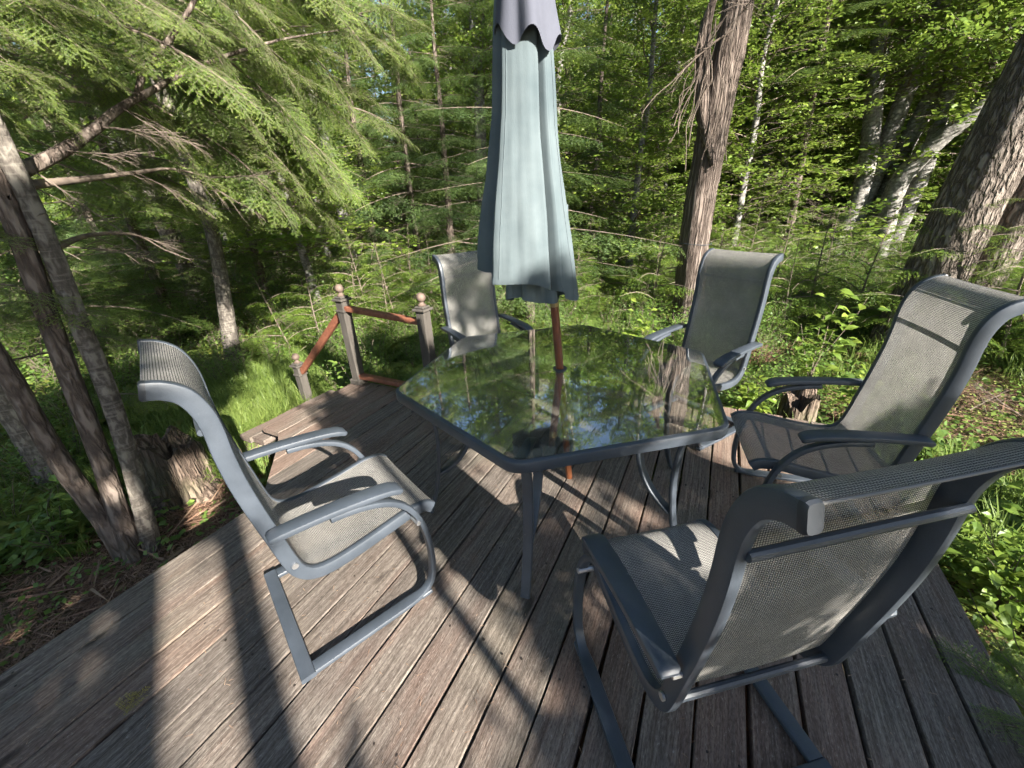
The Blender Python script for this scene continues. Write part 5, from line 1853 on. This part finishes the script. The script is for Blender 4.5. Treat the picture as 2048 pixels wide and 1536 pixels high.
st = stump('tree_stump', 'rotten reddish tree stump behind the left chair', gpt(374, 985), 0.44, 0.19, 3, (0.0, 0.03))
st2 = stump('tree_stump', 'low mossy stump beside the far corner of the deck, between two chairs', gz(0.78, 3.55), 0.36, 0.13, 4)

# ------------------------------------------------------------------ leafy plants one can pick out
def plant(label, p, h, nst, nl, size, seed, spread=0.5, mat='shrub', name='leafy_plant', cat='plant'):
    me = shrub_mesh(500 + seed, h, nst, nl, size, mat, cheap=False, spread=spread)
    t = empty(name, tuple(p), 0)
    tag(t, label, cat)
    o = mesh_obj('stems_and_leaves', me, t)
    o.rotation_euler = (0, 0, seed)
    return t


plant('broad leaved shrub at the right edge of the deck beside the nearest chair', gz(1.45, 2.1), 0.52, 14, 36, 0.062, 1, 0.8, 'decid')
plant('broad leaved shrub at the right edge of the picture above the nearest chair', gz(2.05, 2.6), 0.50, 12, 32, 0.062, 2, 0.8, 'decid')
plant('leafy plant low against the right deck edge behind the nearest chair', gz(1.32, 1.62), 0.36, 9, 24, 0.055, 3, 0.8, 'decid')
plant('sunlit leafy plant between the umbrella pole and the rear right chair', gz(-0.55, 4.25), 0.75, 9, 22, 0.10, 4, 0.45, 'decid')
plant('sunlit leafy plant between the rear right chair and the low stump', gz(0.45, 3.45), 0.48, 10, 24, 0.075, 5, 0.6, 'decid')
plant('bright sapling with lobed leaves between the two right hand chairs', gz(1.05, 4.7), 0.85, 6, 22, 0.11, 6, 0.4, 'decid')
plant('leafy plant right of the low stump, in front of the side view chair', gz(1.25, 3.75), 0.5, 9, 22, 0.08, 7, 0.6, 'decid')
plant('shaded leafy plant at the foot of the leaning trunk far left', gz(-3.5, 0.35), 0.42, 10, 24, 0.06, 8, 0.7)
plant('leafy plant climbing by the red stair handrail', gz(-3.05, 2.55), 0.75, 7, 18, 0.075, 9, 0.4)
plant('leafy plant behind the post railing left of the table', gz(-2.1, 3.2), 0.6, 12, 26, 0.06, 10, 0.6)
plant('leafy plant in the shade behind the rear left chair', gz(-1.2, 3.6), 0.6, 12, 26, 0.06, 11, 0.6)

# small hemlock spray growing over the right deck edge
t = Tree('young_hemlock', 'small hemlock seedling leaning over the right edge of the deck', gz(1.25, 1.25), 'plant')
for i in range(9):
    a = i * 0.7
    t.bough(HB0, gz(1.25, 1.25) + np.array([0, 0, 0.1 + 0.04 * i]), gz(1.25, 1.25) + np.array([0.36 * math.cos(a), 0.36 * math.sin(a), 0.22 + 0.05 * i]))
# bare twigs lying on the sunny bank
for i, (p, q) in enumerate((((2.0, 4.3), (2.5, 4.8)), ((1.9, 4.6), (2.4, 4.2)), ((2.3, 4.1), (2.2, 4.9)))):
    pass
tw = Tree('fallen_branch', 'dry fallen branch on the sunny bank right of the side view chair', gz(2.2, 4.35), 'branch')
for i in range(4):
    p = gz(2.1 + 0.1 * i, 4.3) + np.array([0, 0, 0.05]); tw.bough(DEAD, p, p + np.array([0.25 - 0.2 * i, 0.4 - 0.15 * i, 0.12 + 0.06 * i]), 'twig', L0=1.2)
# yellowed cedar sprig on the deck
me = Leafy(); tr, ti, ln = spray(np.random.default_rng(77), L=0.075, nside=8, nl=0.010, sp=0.0036, w=0.0024, droop=0.0, sublen=0.6, rnd=0.08)
me.add(tr, ti, 0)
o = mesh_obj('fallen_sprig', me.mesh('fallen_sprig', [M['yellow'], M['twig']]))
p = at(250, 1432, z=0.008); o.location = (p[0], p[1], 0.009); o.rotation_euler = (0, 0, 2.4)
tag(o, 'yellowed fallen sprig lying on the planks at the lower left', 'sprig')


# ------------------------------------------------------------------ the wood further off
def far_tree(seed, style):
    r = np.random.default_rng(seed)
    out = Leafy()
    h = 13.0
    out.add(tube_tris([(0, 0, -0.3), (0.1, 0, h * 0.5), (0, 0, h)], [0.16, 0.11, 0.02], 7), 0.5, 1)
    if style == 'd':
        lib = [leafy_bough(400 + seed + j, 1.5, 14, 9, 0.14).arrays() for j in range(3)]
        n, z0, R0, R1, L0 = 75, 1.2, 2.9, 1.0, 1.5
    else:
        lib = [conifer_bough(420 + seed + j, 1.4, 20, 6.0, style).arrays() for j in range(3)]
        n, z0, R0, R1, L0 = 62, 0.8, 2.8, 0.4, 1.4
    for i in range(n):
        f = (i + r.random()) / n; a = i * 2.4 + r.normal(0, 0.3)
        rr = (R0 + (R1 - R0) * f) * r.uniform(0.75, 1.2)
        d = (math.cos(a), math.sin(a), r.uniform(-0.4, -0.05) if style != 'd' else r.uniform(0, 0.7))
        out.put(lib[i % 3], frame_of(d), np.array([0, 0, z0 + (h - z0) * f]), rr / L0, r.normal(0, 0.1))
    return out.mesh('far_tree', [M['decid' if style == 'd' else 'hemlock' if style == 'hemlock' else 'spruce'], M['bark_b' if style == 'd' else 'bark_h']])


FAR = [far_tree(1, 'hemlock'), far_tree(2, 'd'), far_tree(3, 'spruce')]
P, d, az, r = polar(430, 15.5, 60, 9, 35, 200, 0.8)
kd = np.where(r.random(len(P)) < np.clip((115 - az) / 60 + 0.45, 0.3, 0.8), 1, np.where(r.random(len(P)) < 0.65, 0, 2))
scatter('distant_woodland', 'dense mixed woodland closing the view behind the nearer trees', FAR, P, r.random(len(P)) * 6.28, np.minimum(r.uniform(0.8, 1.35, len(P)), 0.50 * d / 13.0), kd, seed=9)
